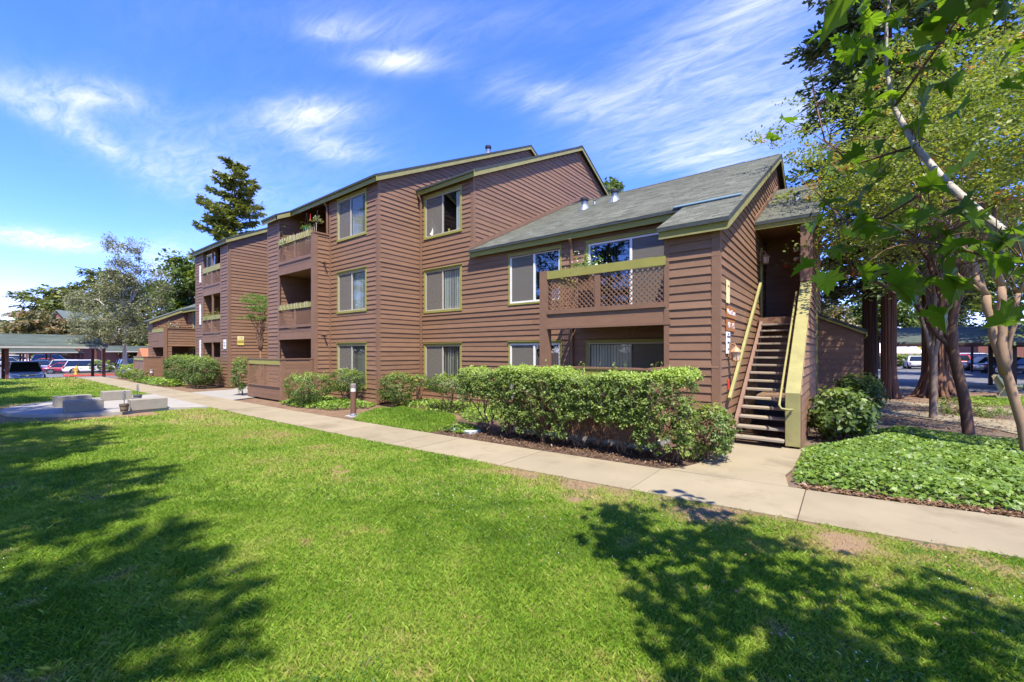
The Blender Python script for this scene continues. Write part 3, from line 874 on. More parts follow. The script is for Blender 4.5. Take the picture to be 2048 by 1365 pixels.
def shingles(b, x0, x1, ye, ze, slope, yr, m='shingle', step=.142, tab=.30, name='shingles', off=.0):
    """individual tabs laid in courses on a roof plane that rises with +y"""
    L_ = math.hypot(yr - ye, (yr - ye) * slope)
    cs, sn = (yr - ye) / L_, (yr - ye) * slope / L_
    nrm = np.array([0, -sn, cs])
    nc = int(L_ / step)
    V, T, = [], []
    for j in range(nc + 1):
        d0 = j * step; d1 = min(d0 + step * 1.12, L_)
        xs = np.arange(x0 - tab * R.random(), x1 + tab, tab)
        a = np.clip(xs, x0, x1); c = np.clip(xs + tab - .006, x0, x1)
        k = c - a > .02; a, c = a[k], c[k]
        n = len(a)
        dd = d0 + rng.normal(0, .006, n)
        h0 = .016 + off + .005 * rng.random(n); h1 = .004 + off
        for (xx, d, h) in ((a, dd, -.01), (c, dd, -.01), (c, dd, h0), (a, dd, h0), (c, np.full(n, d1), h1), (a, np.full(n, d1), h1)):
            hh = h if hasattr(h, '__len__') else np.full(n, h)
            V.append(np.stack([xx, ye + d * cs + nrm[1] * hh, ze + d * sn + nrm[2] * hh], 1))
        T.append(np.clip(rng.normal(.42, .13, n), .1, .9))
    VV, TT, F = [], [], []
    base = 0
    for j in range(nc + 1):
        q = np.stack(V[j * 6:(j + 1) * 6], 1); n = len(q)
        VV.append(q.reshape(-1, 3)); TT.append(np.repeat(T[j], 6))
        i = base + np.arange(n)[:, None] * 6
        F.append(i + np.array([[0, 1, 2, 3]])); F.append(i + np.array([[3, 2, 4, 5]])); base += n * 6
    o = mesh_np(name, np.concatenate(VV) - np.array(b.org)[None], np.concatenate(F), M_[m], b.root, {'tone': np.concatenate(TT)}, kind='stuff')
    return o

def roof(b, x0, x1, ye, ze, slope, yr, yb, tiles=True, fascia=.155, rakes=(True, True), lo=None, hi=None, rake_m='olive_light'):
    """gable roof, ridge along x; ze is the top of the deck at the front eave. returns roof object"""
    t = .075
    zr = ze + (yr - ye) * slope; zb = zr - (yb - yr) * slope
    m = b.mb()
    m.prism([(x0, ye, ze), (x0, yr, zr), (x0, yb, zb), (x0, yb, zb - t), (x0, yr, zr - t), (x0, ye, ze - t)], (x1 - x0, 0, 0))
    ro = b.part(m, 'roof', M_['roof_edge'])
    f = b.mb(); f.box(x0 + .0, x1 - .0, ye + .055, ye + .085, ze - t - fascia, ze + .012)
    b.part(f, 'fascia', M_['olive'], ro)
    s = b.mb(); s.prism([(x0 + .02, ye + .085, ze - t - .015), (x0 + .02, yr, zr - t - .015 - .03), (x0 + .02, yr, zr - t - .005), (x0 + .02, ye + .085, ze - t - .001)], (x1 - x0 - .04, 0, 0))
    b.part(s, 'soffit', M_['trim_brown'], ro)
    for flag, xx, sg in ((rakes[0], x0, -1), (rakes[1], x1, 1)):
        if not flag: continue
        r = b.mb(); e = .03 * sg
        xa = xx - .045 * sg
        r.prism([(xa, ye + .055, ze - t - fascia), (xa, yr, zr - t - fascia), (xa, yr, zr - .03), (xa, ye + .055, ze - .03)], (e, 0, 0))
        r.prism([(xa, yr, zr - t - fascia), (xa, yb, zb - t - fascia), (xa, yb, zb - .03), (xa, yr, zr - .03)], (e, 0, 0))
        b.part(r, 'rake_board', M_[rake_m], ro)
    if tiles: shingles(b, x0, x1, ye, ze, slope, yr)
    rg = b.mb()
    n = int((x1 - x0) / .28)
    for i in range(n):   # ridge caps
        a = x0 + i * .28
        rg.prism([(a, yr - .13, zr - .045), (a, yr, zr + .035), (a, yr + .13, zr - .045)], (.26, 0, .006))
    tag(rg.build('ridge_caps', M_['shingle'], ro), kind='stuff')
    return ro

def lattice(b, fr, u0, u1, z0, z1, parent, spacing=.095, w=.032, n=0.0, name='lattice'):
    m = b.mb()
    W, H = u1 - u0, z1 - z0
    for (sgn, nn) in ((1, n), (-1, n + .011)):
        c = -H
        while c < W:
            # strip from (c,0) along 45 degrees, clipped to the panel
            a = max(0, c); e = min(W, c + H)
            if e - a > .03:
                za, ze_ = a - c, e - c
                p = [(a, za), (e, ze_)]
                if sgn < 0: p = [(W - q[0], q[1]) for q in p]
                d = Vector((p[1][0] - p[0][0], p[1][1] - p[0][1])).normalized()
                s = Vector((-d.y, d.x)) * (w / 2)
                q = [(p[0][0] + s.x, p[0][1] + s.y), (p[0][0] - s.x, p[0][1] - s.y), (p[1][0] - s.x, p[1][1] - s.y), (p[1][0] + s.x, p[1][1] + s.y)]
                q = [(min(max(x, 0), W), min(max(z, 0), H)) for x, z in q]
                m.hexa([fr.p(u0 + x, nn, z0 + z) for x, z in q] + [fr.p(u0 + x, nn + .008, z0 + z) for x, z in q])
            c += spacing * 1.414
    return tag(m.build(name, M_['trim_brown'], parent), kind='stuff')

def hslab(b, fr, u0, u1, n0, n1, z0, z1):
    b.hexa([fr.p(u0, n0, z0), fr.p(u1, n0, z0), fr.p(u1, n1, z0), fr.p(u0, n1, z0), fr.p(u0, n0, z1), fr.p(u1, n0, z1), fr.p(u1, n1, z1), fr.p(u0, n1, z1)])

def rail_panel(b, fr, u0, u1, zb, zl0, zl1, zt, parent, mids=(), cap=None, name_top='top_rail', spacing=.088):
    """balcony front: bottom rail, lattice, olive top rail, mid posts"""
    m = b.mb(); hslab(m, fr, u0, u1, -.02, .05, zb, zl0); m.build('bottom_rail', M_['trim_brown'], parent)
    m = b.mb(); hslab(m, fr, u0, u1, .0, .045, zl1, zt); m.build(name_top, M_['olive'], parent)
    m = b.mb(); hslab(m, fr, u0, u1, -.06, .0, zt - .04, zt - .002); m.build('rail_cap', M_['olive'], parent)
    e = [u0] + [x for p in mids for x in p] + [u1]
    for p in mids:
        m = b.mb(); hslab(m, fr, p[0], p[1], -.03, .03, zl0, zl1); m.build('mid_post', M_['trim_brown'], parent)
    for i in range(0, len(e), 2):
        lattice(b, fr, e[i], e[i + 1], zl0, zl1, parent, spacing=spacing, n=-.01)

# ---- main apartment block -------------------------------------------------
A = Building('apartment_building', (-10.5, 13.0, 0), 'brown lap-sided three storey apartment block with olive trim, beside the long hedge', 'apartment building', 'apartment blocks')
TY, SY, SX, GX, EX = 9.25, 11.2, -13.4, -10.5, -1.98
tw = front(TY); sw = front(SY)
W_T = [(-16.13, -14.08, .50, 2.24), (-16.13, -14.08, 3.42, 5.07), (-16.13, -14.08, 6.30, 8.0)]
W_S = [(-13.13, -11.04, .46, 2.22), (-13.13, -11.04, 3.41, 5.10), (-13.13, -11.04, 6.31, 8.0)]
W_3 = [(-8.86, -6.80, .50, 2.23), (-8.86, -6.80, 3.44, 5.13)]
W_D = [(-5.97, -3.25, .30, 2.22), (-5.97, -3.25, 3.02, 5.11)]
inn = lambda o, t=.04: (o[0] + t, o[1] - t, o[2] + t, o[3] - t)
A.wall(tw, 0.02, 8.12, lambda z: (-16.72, SX), [inn(o) for o in W_T])
A.wall(sw, 0.02, 8.16, lambda z: (SX, GX if z > 5.36 else -3.0), [inn(o) for o in W_S + W_3 + W_D], zb=[5.36])
A.wall(side(SX), 0.02, 12.85, lambda z: (TY, SY) if z < 8.12 else (TY + (z - 8.12) / .49, 18.6 + (12.85 - z) / .49), zb=[8.12])
A.wall(side(GX), 5.36, 12.0, lambda z: (SY, 26.0) if z < 8.15 else (SY + (z - 8.15) / .485, 18.9 + (12.0 - z) / .485), zb=[8.15])
A.wall(front(TY), 0.02, 4.40, lambda z: (-3.0, EX))
A.wall(side(EX), 0.02, 8.75, lambda z: (TY, 13.75) if z < 2.86 else ((TY, 26.5) if z < 4.42 else (TY + (z - 4.42) / .5, 17.9 + (8.75 - z) / .5)),
       [], zb=[2.86, 4.42])
# closing walls behind
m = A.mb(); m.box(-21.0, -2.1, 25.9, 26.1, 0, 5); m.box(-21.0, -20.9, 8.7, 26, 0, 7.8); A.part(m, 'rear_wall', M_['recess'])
# corner boards
for (x0, x1, y0, y1, z0, z1) in ((SX - .11, SX + .028, TY - .028, TY + .0, 0, 8.1), (SX - .0, SX + .028, TY, TY + .10, 0, 8.12),
        (SX + .0, SX + .10, SY - .03, SY, 0, 8.3), (GX - .10, GX + .03, SY - .03, SY, 5.5, 8.15), (GX, GX + .03, SY, SY + .10, 5.6, 8.2),
        (EX - .13, EX + .03, TY - .03, TY, 0, 4.42), (EX, EX + .03, TY, TY + .10, 0, 4.45), (-3.06, -2.95, TY - .03, TY + .03, 0, 4.42),
        (-16.73, -16.62, TY - .03, TY, 0, 8.05)):
    A.post(x0, x1, y0, y1, z0, z1)
# downspouts
for (x, y, z) in ((-16.83, TY - .05, 8.0), (SX + .16, SY - .08, 8.0), (-6.42, SY - .05, 5.2)):
    m = A.mb(); m.box(x - .035, x + .035, y - .04, y + .02, .1, z - .12); m.bar((x, y - .01, z - .14), (x, y - .14, z + .05), .07, .07); A.part(m, 'downspout', M_['trim_brown'])
# windows
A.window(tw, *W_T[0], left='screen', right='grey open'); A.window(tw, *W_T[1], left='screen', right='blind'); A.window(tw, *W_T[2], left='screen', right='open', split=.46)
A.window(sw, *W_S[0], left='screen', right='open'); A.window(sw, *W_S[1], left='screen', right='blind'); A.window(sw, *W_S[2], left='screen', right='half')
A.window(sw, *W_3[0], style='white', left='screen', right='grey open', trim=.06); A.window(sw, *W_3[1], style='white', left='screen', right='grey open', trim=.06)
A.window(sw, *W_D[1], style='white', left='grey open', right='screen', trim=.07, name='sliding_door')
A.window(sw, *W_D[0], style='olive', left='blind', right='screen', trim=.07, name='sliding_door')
# yellow cup and a pulled curtain in the open third floor window
m = A.mb(); m.lathe([(.035, 0), (.04, .13)], (-11.86, SY + .12, 6.44)); A.part(m, 'cup', M_['sign_yellow'])
m = A.mb()
cp = [(-12.75 + .1 * math.sin(i * .9) * (1 - i / 9), SY + .13, 6.46 + i * .11) for i in range(9)]
m.tube(cp, [.16 - .017 * i for i in range(9)], 8); A.part(m, 'curtain', M_['blind'])

# roofs
roof(A, -19.9, -13.2, 8.98, 8.24, .49, 18.6, 26.2, tiles=False, rakes=(False, True))
m = A.mb(); m.prism([(-21.15, 8.36, 7.93), (-21.15, 9.9, 8.69), (-21.15, 9.9, 8.6), (-21.15, 8.36, 7.85)], (1.5, 0, 0)); ro = A.part(m, 'roof', M_['roof_edge'])
m = A.mb(); m.box(-21.15, -19.65, 8.40, 8.43, 7.70, 7.90); m.prism([(-19.68, 8.4, 7.70), (-19.68, 9.0, 7.99), (-19.68, 9.0, 8.2), (-19.68, 8.4, 7.9)], (.03, 0, 0)); A.part(m, 'fascia', M_['olive_light'], ro)
m = A.mb(); m.prism([(-21.15, 8.98, 8.22), (-21.15, 18.6, 12.95), (-21.15, 26.2, 9.2), (-21.15, 26.2, 9.1), (-21.15, 18.6, 12.85), (-21.15, 8.98, 8.14)], (1.24, 0, 0)); A.part(m, 'roof', M_['roof_edge'])
roof(A, -13.38, -10.28, 10.95, 8.30, .485, 18.9, 26.6, tiles=False, rakes=(False, True))
r3 = roof(A, -10.5, -1.76, 10.95, 5.47, .5, 17.9, 26.5, tiles=True, rakes=(False, True))
# lower tongue of the same slope over the storage bay
m = A.mb(); m.prism([(-3.15, 9.05, 4.52), (-3.15, 10.97, 5.48), (-3.15, 10.97, 5.40), (-3.15, 9.05, 4.44)], (1.39, 0, 0)); r4 = A.part(m, 'roof', M_['roof_edge'])
m = A.mb(); m.box(-3.13, -1.78, 9.10, 9.13, 4.30, 4.52); A.part(m, 'fascia', M_['olive'], r4)
m = A.mb(); m.box(-3.13, -1.79, 9.085, 9.10, 4.285, 4.32); A.part(m, 'drip_edge', M_['olive_light'], r4)
m = A.mb(); m.prism([(-1.805, 9.12, 4.31), (-1.805, 11.01, 5.255), (-1.805, 11.01, 5.45), (-1.805, 9.12, 4.50)], (.03, 0, 0)); A.part(m, 'rake_board', M_['olive_light'], r4)
m = A.mb(); m.box(-3.1, -2.0, 9.13, 9.26, 4.32, 4.36); A.part(m, 'soffit', M_['trim_brown'], r4)
shingles(A, -3.15, -1.76, 9.05, 4.52, .5, 10.95)
m = A.mb(); m.prism([(-3.4, 10.93, 5.485), (-3.4, 11.12, 5.58), (-3.4, 11.11, 5.605), (-3.4, 10.92, 5.51)], (1.52, 0, 0)); A.part(m, 'flashing', M_['flashing'])
# trim board where the lower roof meets the tall gable
m = A.mb(); m.prism([(GX + .022, 10.95, 5.50), (GX + .022, 19.0, 9.52), (GX + .022, 19.0, 9.68), (GX + .022, 10.95, 5.66)], (.03, 0, 0)); A.part(m, 'flashing_board', M_['trim_brown'])
# roof vents
def vent(x, y, z, h=.42, r=.12, name='roof_vent'):
    m = A.mb(); m.lathe([(r * 2.4, -.12), (r * 1.5, .08), (r, .16), (r, h * .72)], (x, y, z)); v = A.part(m, name, M_['metal_grey'], smooth=False)
    m = A.mb(); m.lathe([(r * 1.05, h * .72), (r * 1.35, h * .78), (r * 1.35, h), (r * .8, h * 1.05)], (x, y, z)); m.build('vent_cap', M_['metal_dark'], v)
rz3 = lambda y: 5.47 + .5 * (y - 10.95)
vent(-8.19, 15.2, rz3(15.2)); vent(-7.06, 15.55, rz3(15.55)); vent(-8.1, 15.9, rz3(15.9), .16, .04)
vent(-14.5, 16.6, 8.24 + .49 * (16.6 - 8.98) + .02, .5, .12)
m = A.mb(); m.box(-12.0, -11.7, 14.0, 14.25, 9.80, 9.98); A.part(m, 'roof_vent', M_['metal_dark'])
m = A.mb(); m.prism([(-4.1, 17.7, 8.86), (-4.1, 17.9, 9.0), (-4.1, 18.1, 8.86)], (1.15, 0, 0)); A.part(m, 'ridge_vent', M_['roof_edge'])
vent(-1.15, 15.6, 6.52, .22, .07)

# balcony over the patio (right hand bay)
bf = front(TY)
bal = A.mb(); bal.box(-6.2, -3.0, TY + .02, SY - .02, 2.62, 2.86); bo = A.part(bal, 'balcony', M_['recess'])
for (z0, z1, n) in ((2.53, 2.70, .02), (2.69, 2.86, .014)):
    m = A.mb(); hslab(m, bf, -6.04, -2.92, 0, n, z0, z1); m.build('plank', M_['siding'], bo)
m = A.mb(); m.box(-6.28, -6.04, TY - .03, TY + .16, 0, 3.99); m.build('post', M_['trim_brown'], bo)
rail_panel(A, bf, -6.04, -3.02, 2.86, 2.97, 3.76, 3.96, bo, mids=((-4.70, -4.56),))
m = A.mb(); hslab(m, bf, -6.04, -2.92, -.0, .04, 2.48, 2.53); m.build('beam', M_['trim_brown'], bo)
lf = Frame((-6.24, 0, 0), (0, 1, 0), (-1, 0, 0))
rail_panel(A, lf, TY + .16, SY - .05, 2.86, 2.97, 3.76, 3.96, bo)
m = A.mb(); m.bar((-4.15, 10.2, 2.6), (-4.4, 10.2, 2.62), .05, .03); m.bar((-4.4, 10.2, 2.6), (-4.2, 10.2, 2.28), .04, .04); m.bar((-4.0, 10.2, 2.6), (-4.2, 10.2, 2.28), .04, .04); m.build('bracket', M_['trim_brown'], bo)
# left inner return of storage bay (faces the balcony)
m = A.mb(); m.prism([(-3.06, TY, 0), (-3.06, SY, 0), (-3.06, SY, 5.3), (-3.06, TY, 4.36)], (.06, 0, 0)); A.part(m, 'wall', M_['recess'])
# patio slab / floors
m = A.mb(); m.box(-6.2, -2.9, 8.0, SY - .02, 0, .12); A.part(m, 'patio_floor', M_['concrete_plaza'])

# left balcony tower -------------------------------------------------------
LY, LX0, LX1 = 8.62, -21.0, -16.75
lb = front(LY)
A.wall(lb, .02, 7.85, lambda z: (-21.0, -19.92))
A.wall(side(LX1), .02, 6.66, lambda z: (LY, TY))
A.post(-19.98, -19.84, LY - .03, LY + .02, 0, 7.8); A.post(-21.02, -20.92, LY - .03, LY, 0, 7.8)
A.post(-16.98, -16.72, LY - .03, LY + .12, 0, 6.72, 'corner_post')
m = A.mb(); m.box(-16.99, -16.70, LY - .04, TY, 6.67, 6.73); A.part(m, 'rail_cap', M_['trim_brown'])
# inner walls of the recesses
A.wall(side(-19.95), .02, 9.0, lambda z: (LY + .02, 11.0) if z < 7.8 else (max(LY + .02, 8.98 + (z - 8.1) / .49), 11.0), zb=[7.8, 8.1])
A.wall(front(11.0), .02, 9.12, lambda z: (-19.95, -16.75), [(-18.9, -17.2, .2, 2.1), (-18.9, -17.2, 2.95, 4.95), (-18.9, -17.2, 5.85, 7.85)])
for z0, z1 in ((.2, 2.1), (2.95, 4.95), (5.85, 7.85)):
    A.window(front(11.0), -18.98, -17.12, z0 - .04, z1 + .06, left='screen', right='screen', name='sliding_door', trim=.09)
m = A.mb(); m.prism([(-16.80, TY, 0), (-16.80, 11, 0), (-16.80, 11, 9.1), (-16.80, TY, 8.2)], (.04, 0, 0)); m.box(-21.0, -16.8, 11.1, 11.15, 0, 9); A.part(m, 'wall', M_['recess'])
for k, (zf, zl0, zl1, zt, zo) in enumerate(((2.45, 3.05, 3.72, 3.92, 2.43), (5.3, 5.86, 6.60, 6.82, 5.28))):
    m = A.mb(); m.box(-19.95, -16.78, LY + .02, 11.0, zf + .03, zf + .35); bo = A.part(m, 'balcony', M_['trim_brown'])
    for (z0, z1, n) in ((zo, zo + .15, .03), (zo + .15, zo + .31, .018), (zo + .30, zo + .46, .018)):
        m = A.mb(); hslab(m, lb, -19.84, -16.98, -.02, n, z0, z1); m.build('plank', M_['siding'], bo)
    rail_panel(A, lb, -19.84, -16.98, zl0 - .12, zl0, zl1, zt, bo, mids=((-18.42, -18.30),))
for (z, s) in ((2.05, 0), (5.05, 0)):   # scuppers on the side wall
    pass
A.finish(300)

def scupper(z):
    m = MB(A.org); m.tube([(LX1, 8.98, z), (LX1 + .2, 8.98, z - .01)], .035, 8); m.box(LX1, LX1 + .04, 8.86, 9.12, z - .03, z + .03)
    A.part(m, 'scupper_pipe', M_['trim_brown'])
scupper(2.6); scupper(5.55)

# entry stair --------------------------------------------------------------
def stair():
    org = Vector((-1.35, 9.75, 0))
    t = empty('staircase', org, 0, 'open-riser outdoor stair with weathered wooden treads climbing to the dark entry porch', 'staircase')
    ya, yb, n = 9.72, 13.72, 15
    rise = 2.84 / 16
    run = (yb - ya) / 15
    for i in range(n):
        m = MB(org); y = ya + i * run; z = rise * (i + 1)
        m.box(-1.80, -.93, y, y + .27, z - .045 + R.uniform(-.002, .002), z)
        m.build('tread', M_['wood_tread'], t, bevel=.006)
    m = MB(org)
    for x0, yo in ((-1.88, 0), (-.93, .25)):
        m = MB(org)
        m.prism([(x0, ya - .06 + yo, 0), (x0, ya - .06 + yo, .10 + yo * .67), (x0, yb + .02, 2.78), (x0, yb + .1, 2.78), (x0, yb + .1, 2.45), (x0, ya + .36 + yo, 0)], (.075, 0, 0))
        m.build('stringer', M_['stump'], t)
    m = MB(org); m.box(-1.9, -.9, yb - .02, yb + .06, 2.6, 2.84); m.build('landing_edge', M_['trim_brown'], t)
    m = MB(org); m.box(-1.98, -.7, yb + .06, 18.0, 2.70, 2.86); m.build('landing', M_['recess'], t)
    # broad yellow-green cap on the half wall
    m = MB(org)
    X0, X1 = -.92, -.675
    m.prism([(X0, 9.86, .06), (X0, 9.86, 1.10), (X0, 13.62, 3.80), (X0, 13.62, 3.74), (X0, 9.905, 1.07), (X0, 9.905, .06)], (X1 - X0, 0, 0))
    m.build('rail_cap', M_['olive_light'], t, bevel=.006)
    # left handrail: square timber; right handrail: pipe
    m = MB(org); m.bar((-1.86, 9.62, .93), (-1.86, 13.70, 3.80), .06, .09, (0, 0, 1)); m.build('handrail', M_['olive_light'], t, bevel=.005)
    for k in range(4):
        y = 9.95 + k * 1.15; z = .93 + (y - 9.62) * .7034
        m = MB(org); m.bar((-1.95, y, z - .06), (-1.86, y, z - .03), .03, .04); m.build('rail_bracket', M_['olive_light'], t)
    m = MB(org)
    pts = [(-.80, 9.845, .78), (-.86, 9.76, .78), (-.97, 9.71, .80), (-1.01, 9.76, .86)]
    y = 9.9
    while y < 13.5:
        pts.append((-1.01, y, .96 + (y - 9.9) * .7)); y += .6
    m.tube(pts, .022, 8); m.build('pipe_rail', M_['olive_light'], t, smooth=True)
    for k in range(4):
        y = 10.2 + k * 1.0; m = MB(org); m.tube([(-1.01, y, .96 + (y - 9.9) * .7), (-.92, y, .9 + (y - 9.9) * .7)], .012, 6); m.build('rail_bracket', M_['olive_light'], t)
stair()

# half wall beside the stair and the porch
B2 = Building('stair_wall', (-.8, 12.5, 0), 'brown boarded half wall and porch post rising along the right of the stair', 'wall')
def hw(z):
    lo = 9.92 if z < 1.06 else 9.92 + (z - 1.06) / .7185
    if z > 3.72: lo = 13.55
    return (lo, 18.1) if z > 3.1 else (lo, 18.1)
B2.wall(side(-.68), .02, 5.32, hw, zb=[1.06, 3.72])
B2.wall(Frame((-.91, 0, 0), (0, 1, 0), (-1, 0, 0)), .3, 5.3, hw, zb=[1.06, 3.72])
B2.post(-.92, -.66, 13.5, 13.62, 3.76, 5.34, 'porch_post'); B2.post(-.70, -.655, 9.89, 9.99, 0, 1.02)
B2.wall(front(15.5), 2.86, 5.4, lambda z: (-1.95, -.92), pitch=.19)
B2.finish(60)
m = B2.mb(); m.prism([(-1.96, 13.38, 5.46), (-1.96, 18.2, 7.77), (-1.96, 18.2, 7.69), (-1.96, 13.38, 5.38)], (1.44, 0, 0)); pr = B2.part(m, 'roof', M_['roof_edge'])
m = B2.mb(); m.box(-1.955, -.54, 13.42, 13.45, 5.26, 5.46); m.build('fascia', M_['olive'], pr)
m = B2.mb(); m.prism([(-.56, 13.42, 5.24), (-.56, 18.2, 7.55), (-.56, 18.2, 7.74), (-.56, 13.42, 5.44)], (.03, 0, 0)); m.build('rake_board', M_['olive'], pr)
m = B2.mb(); m.prism([(-1.955, 13.45, 5.36), (-1.955, 17.6, 5.36), (-1.955, 17.6, 5.40), (-1.955, 13.45, 5.40)], (1.39, 0, 0)); m.build('ceiling', M_['trim_brown'], pr)
shingles(B2, -1.96, -.52, 13.38, 5.46, .48, 18.2)
m = B2.mb(); m.prism([(-1.955, 13.4, 5.47), (-1.955, 18.2, 7.78), (-1.955, 18.2, 7.93), (-1.955, 13.4, 5.62)], (.03, 0, 0)); B2.part(m, 'flashing_board', M_['trim_brown'])
m = B2.mb(); m.box(-1.96, -1.90, 14.35, 14.5, 2.86, 4.95); B2.part(m, 'door_trim', M_['olive'])
m = B2.mb(); m.box(-.66, -.62, 15.0, 15.06, .1, 5.4); B2.part(m, 'downspout', M_['olive_light'])

# lean-to shed behind
S = Building('storage_shed', (-.1, 17.5, 0), 'small brown lean-to shed with sloping olive-edged roof between the stair and the redwoods', 'shed')
S.wall(front(16.5), .02, 3.05, lambda z: (-.66, .41) if z < 2.52 else (-.66, .41 - (z - 2.52) / .53 * 1.07), zb=[2.52], pitch=.185)
S.wall(side(.41), .02, 2.52, lambda z: (16.5, 19.0), pitch=.185)
S.post(.38, .44, 16.47, 16.5, 0, 2.5)
S.finish(40)
m = S.mb(); m.prism([(-.70, 16.36, 3.13), (.52, 16.36, 2.55), (.52, 16.36, 2.48), (-.70, 16.36, 3.06)], (0, 2.7, 0)); so = S.part(m, 'roof', M_['roof_edge'])
m = S.mb(); m.prism([(-.69, 16.38, 3.05), (.50, 16.38, 2.48), (.50, 16.38, 2.41), (-.69, 16.38, 2.98)], (0, .03, 0)); m.box(.49, .53, 16.37, 19, 2.36, 2.5); m.build('fascia', M_['olive'], so)

# ---- second block along the path ------------------------------------------
B = Building('apartment_building', (-30, 12, 0), 'brown three storey apartment block farther along the path, yellow sign on its end wall', 'apartment building', 'apartment blocks')
BX, BY = -25.8, 8.62
bfr = front(BY)
B.wall(side(BX), .02, 12.5, lambda z: (BY, 16) if z < 7.72 else (BY + (z - 7.72) / .5, 22), zb=[7.72])
B.wall(bfr, .02, 7.75, lambda z: (-26.85, BX))
B.wall(bfr, .02, 7.75, lambda z: (-31.0, -29.72))
for x in (-25.93, -31.0): B.post(x, x + .14, BY - .03, BY, 0, 7.75)
B.post(BX, BX + .03, BY, BY + .1, 0, 7.8); B.post(-26.92, -26.8, BY - .03, BY + .03, 0, 7.7); B.post(-29.8, -29.68, BY - .03, BY + .03, 0, 7.7)
B.wall(side(-29.72), .02, 7.7, lambda z: (BY + .02, 10.5))
m = B.mb(); m.box(-29.7, -26.8, 10.5, 10.6, 0, 8.6); m.box(-26.85, -26.8, BY + .05, 10.5, 0, 7.7); m.prism([(-31.05, BY, 0), (-31.05, 17, 0), (-31.05, 17, 11.9), (-31.05, BY, 7.7)], (.05, 0, 0)); B.part(m, 'wall', M_['recess'])
B.wall(front(8.8), 5.6, 7.85, lambda z: (-29.7, -28.2), [(-29.65, -28.35, 5.75, 7.5)])
B.window(front(8.8), -30.0 + .32, -28.3, 5.72, 7.55, style='white', left='screen', right=None, trim=.03, trim_m='white')
for z0, z1 in ((1.6, 2.6), (3.5, 4.7), (6.0, 7.0)):
    m = B.mb(); hslab(m, bfr, -30.2, -30.04, 0, .06, z0, z1); B.part(m, 'window_frame', M_['white'])
m = B.mb(); m.box(-28.25, -28.17, BY - .02, BY + .06, .1, 7.6); B.part(m, 'downspout', M_['trim_brown'])
for k, (zo, zl0, zl1, zt) in enumerate(((2.43, 3.05, 3.72, 3.95), (5.15, 5.75, 6.45, 6.75))):
    m = B.mb(); m.box(-29.7, -26.85, BY + .02, 10.5, zo + .05, zo + .4); bo = B.part(m, 'balcony', M_['trim_brown'])
    for (z0, z1) in ((zo, zo + .16), (zo + .16, zo + .32), (zo + .31, zo + .48)):
        m = B.mb(); hslab(m, bfr, -29.68, -26.92, -.02, .02, z0, z1); m.build('plank', M_['siding'], bo)
    rail_panel(B, bfr, -29.68, -26.92, zl0 - .12, zl0, zl1, zt, bo, mids=((-28.35, -28.25),), spacing=.11)
m = B.mb(); hslab(m, bfr, -29.68, -26.92, -.05, .02, 1.42, 1.6); B.part(m, 'top_rail', M_['trim_brown'])
for (za, zb2) in ((.02, 1.42),):
    B.wall(bfr, .02, 1.42, lambda z: (-29.68, -26.92))
roof(B, -31.15, -25.62, 8.38, 7.86, .5, 17.5, 26, tiles=False, rakes=(True, True))
# two storey wing with the roof terrace
B.wall(front(9.9), .02, 4.9, lambda z: (-38.5, -31.05), [(-37.0, -35.6, .3, 2.2), (-36.2, -34.2, 2.95, 4.75)])
B.window(front(9.9), -36.25, -34.15, 2.9, 4.78, left='screen', right=None, name='sliding_door')
B.window(front(9.9), -37.0, -35.4, .5, 2.2, left='screen', right=None)
B.wall(front(7.95), .02, 4.0, lambda z: (-38.6, -37.5))
B.wall(side(-37.5), .02, 4.9, lambda z: (7.95, 9.9) if z < 3.95 else (7.95 + (z - 3.95) / .5, 9.9), zb=[3.95])
B.wall(side(-34.8), 2.42, 3.42, lambda z: (7.98, 9.9))
B.wall(side(-34.8), .02, 2.42, lambda z: (7.98, 9.9), [(8.35, 9.75, 1.05, 2.28)])
m = B.mb(); m.box(-34.86, -34.74, 7.92, 8.1, 0, 3.5); m.box(-34.86, -34.74, 8.1, 9.9, 3.42, 3.48); B.part(m, 'corner_post', M_['trim_brown'])
tfr = front(7.95)
m = B.mb(); m.box(-37.5, -34.8, 7.98, 9.9, 2.45, 2.6); tb = B.part(m, 'terrace', M_['recess'])
m = B.mb(); hslab(m, tfr, -37.5, -34.86, 0, .04, 3.2, 3.42); m.build('top_rail', M_['olive'], tb)
m = B.mb(); hslab(m, tfr, -37.5, -34.86, 0, .02, 2.62, 3.2); m.build('rail_panel', M_['trim_brown'], tb)
m = B.mb(); hslab(m, tfr, -36.2, -36.1, 0, .05, 2.62, 3.2); m.build('mid_post', M_['trim_brown'], tb)
m = B.mb(); hslab(m, tfr, -37.5, -34.86, 0, .03, 2.2, 2.6); m.build('beam', M_['siding'], tb)
m = B.mb(); m.prism([(-38.8, 7.7, 4.02), (-38.8, 17, 8.6), (-38.8, 17, 8.5), (-38.8, 7.7, 3.94)], (1.45, 0, 0)); rr = B.part(m, 'roof', M_['roof_edge'])
m = B.mb(); m.prism([(-37.38, 7.72, 3.80), (-37.38, 9.65, 4.76), (-37.38, 9.65, 4.90), (-37.38, 7.72, 3.97)], (.03, 0, 0)); m.build('rake_board', M_['olive_light'], rr)
m = B.mb(); m.prism([(-37.35, 9.55, 4.93), (-37.35, 17, 8.6), (-37.35, 17, 8.5), (-37.35, 9.55, 4.84)], (6.3, 0, 0)); rr = B.part(m, 'roof', M_['roof_edge'])
m = B.mb(); m.box(-37.35, -31.05, 9.58, 9.61, 4.68, 4.93); m.build('fascia', M_['olive'], rr)
shingles(B, -38.8, -37.35, 7.7, 4.02, .493, 17, 'shingle_far', .3, .6)
shingles(B, -37.35, -31.05, 9.55, 4.93, .493, 17, 'shingle_far', .3, .6)
B.finish(300)

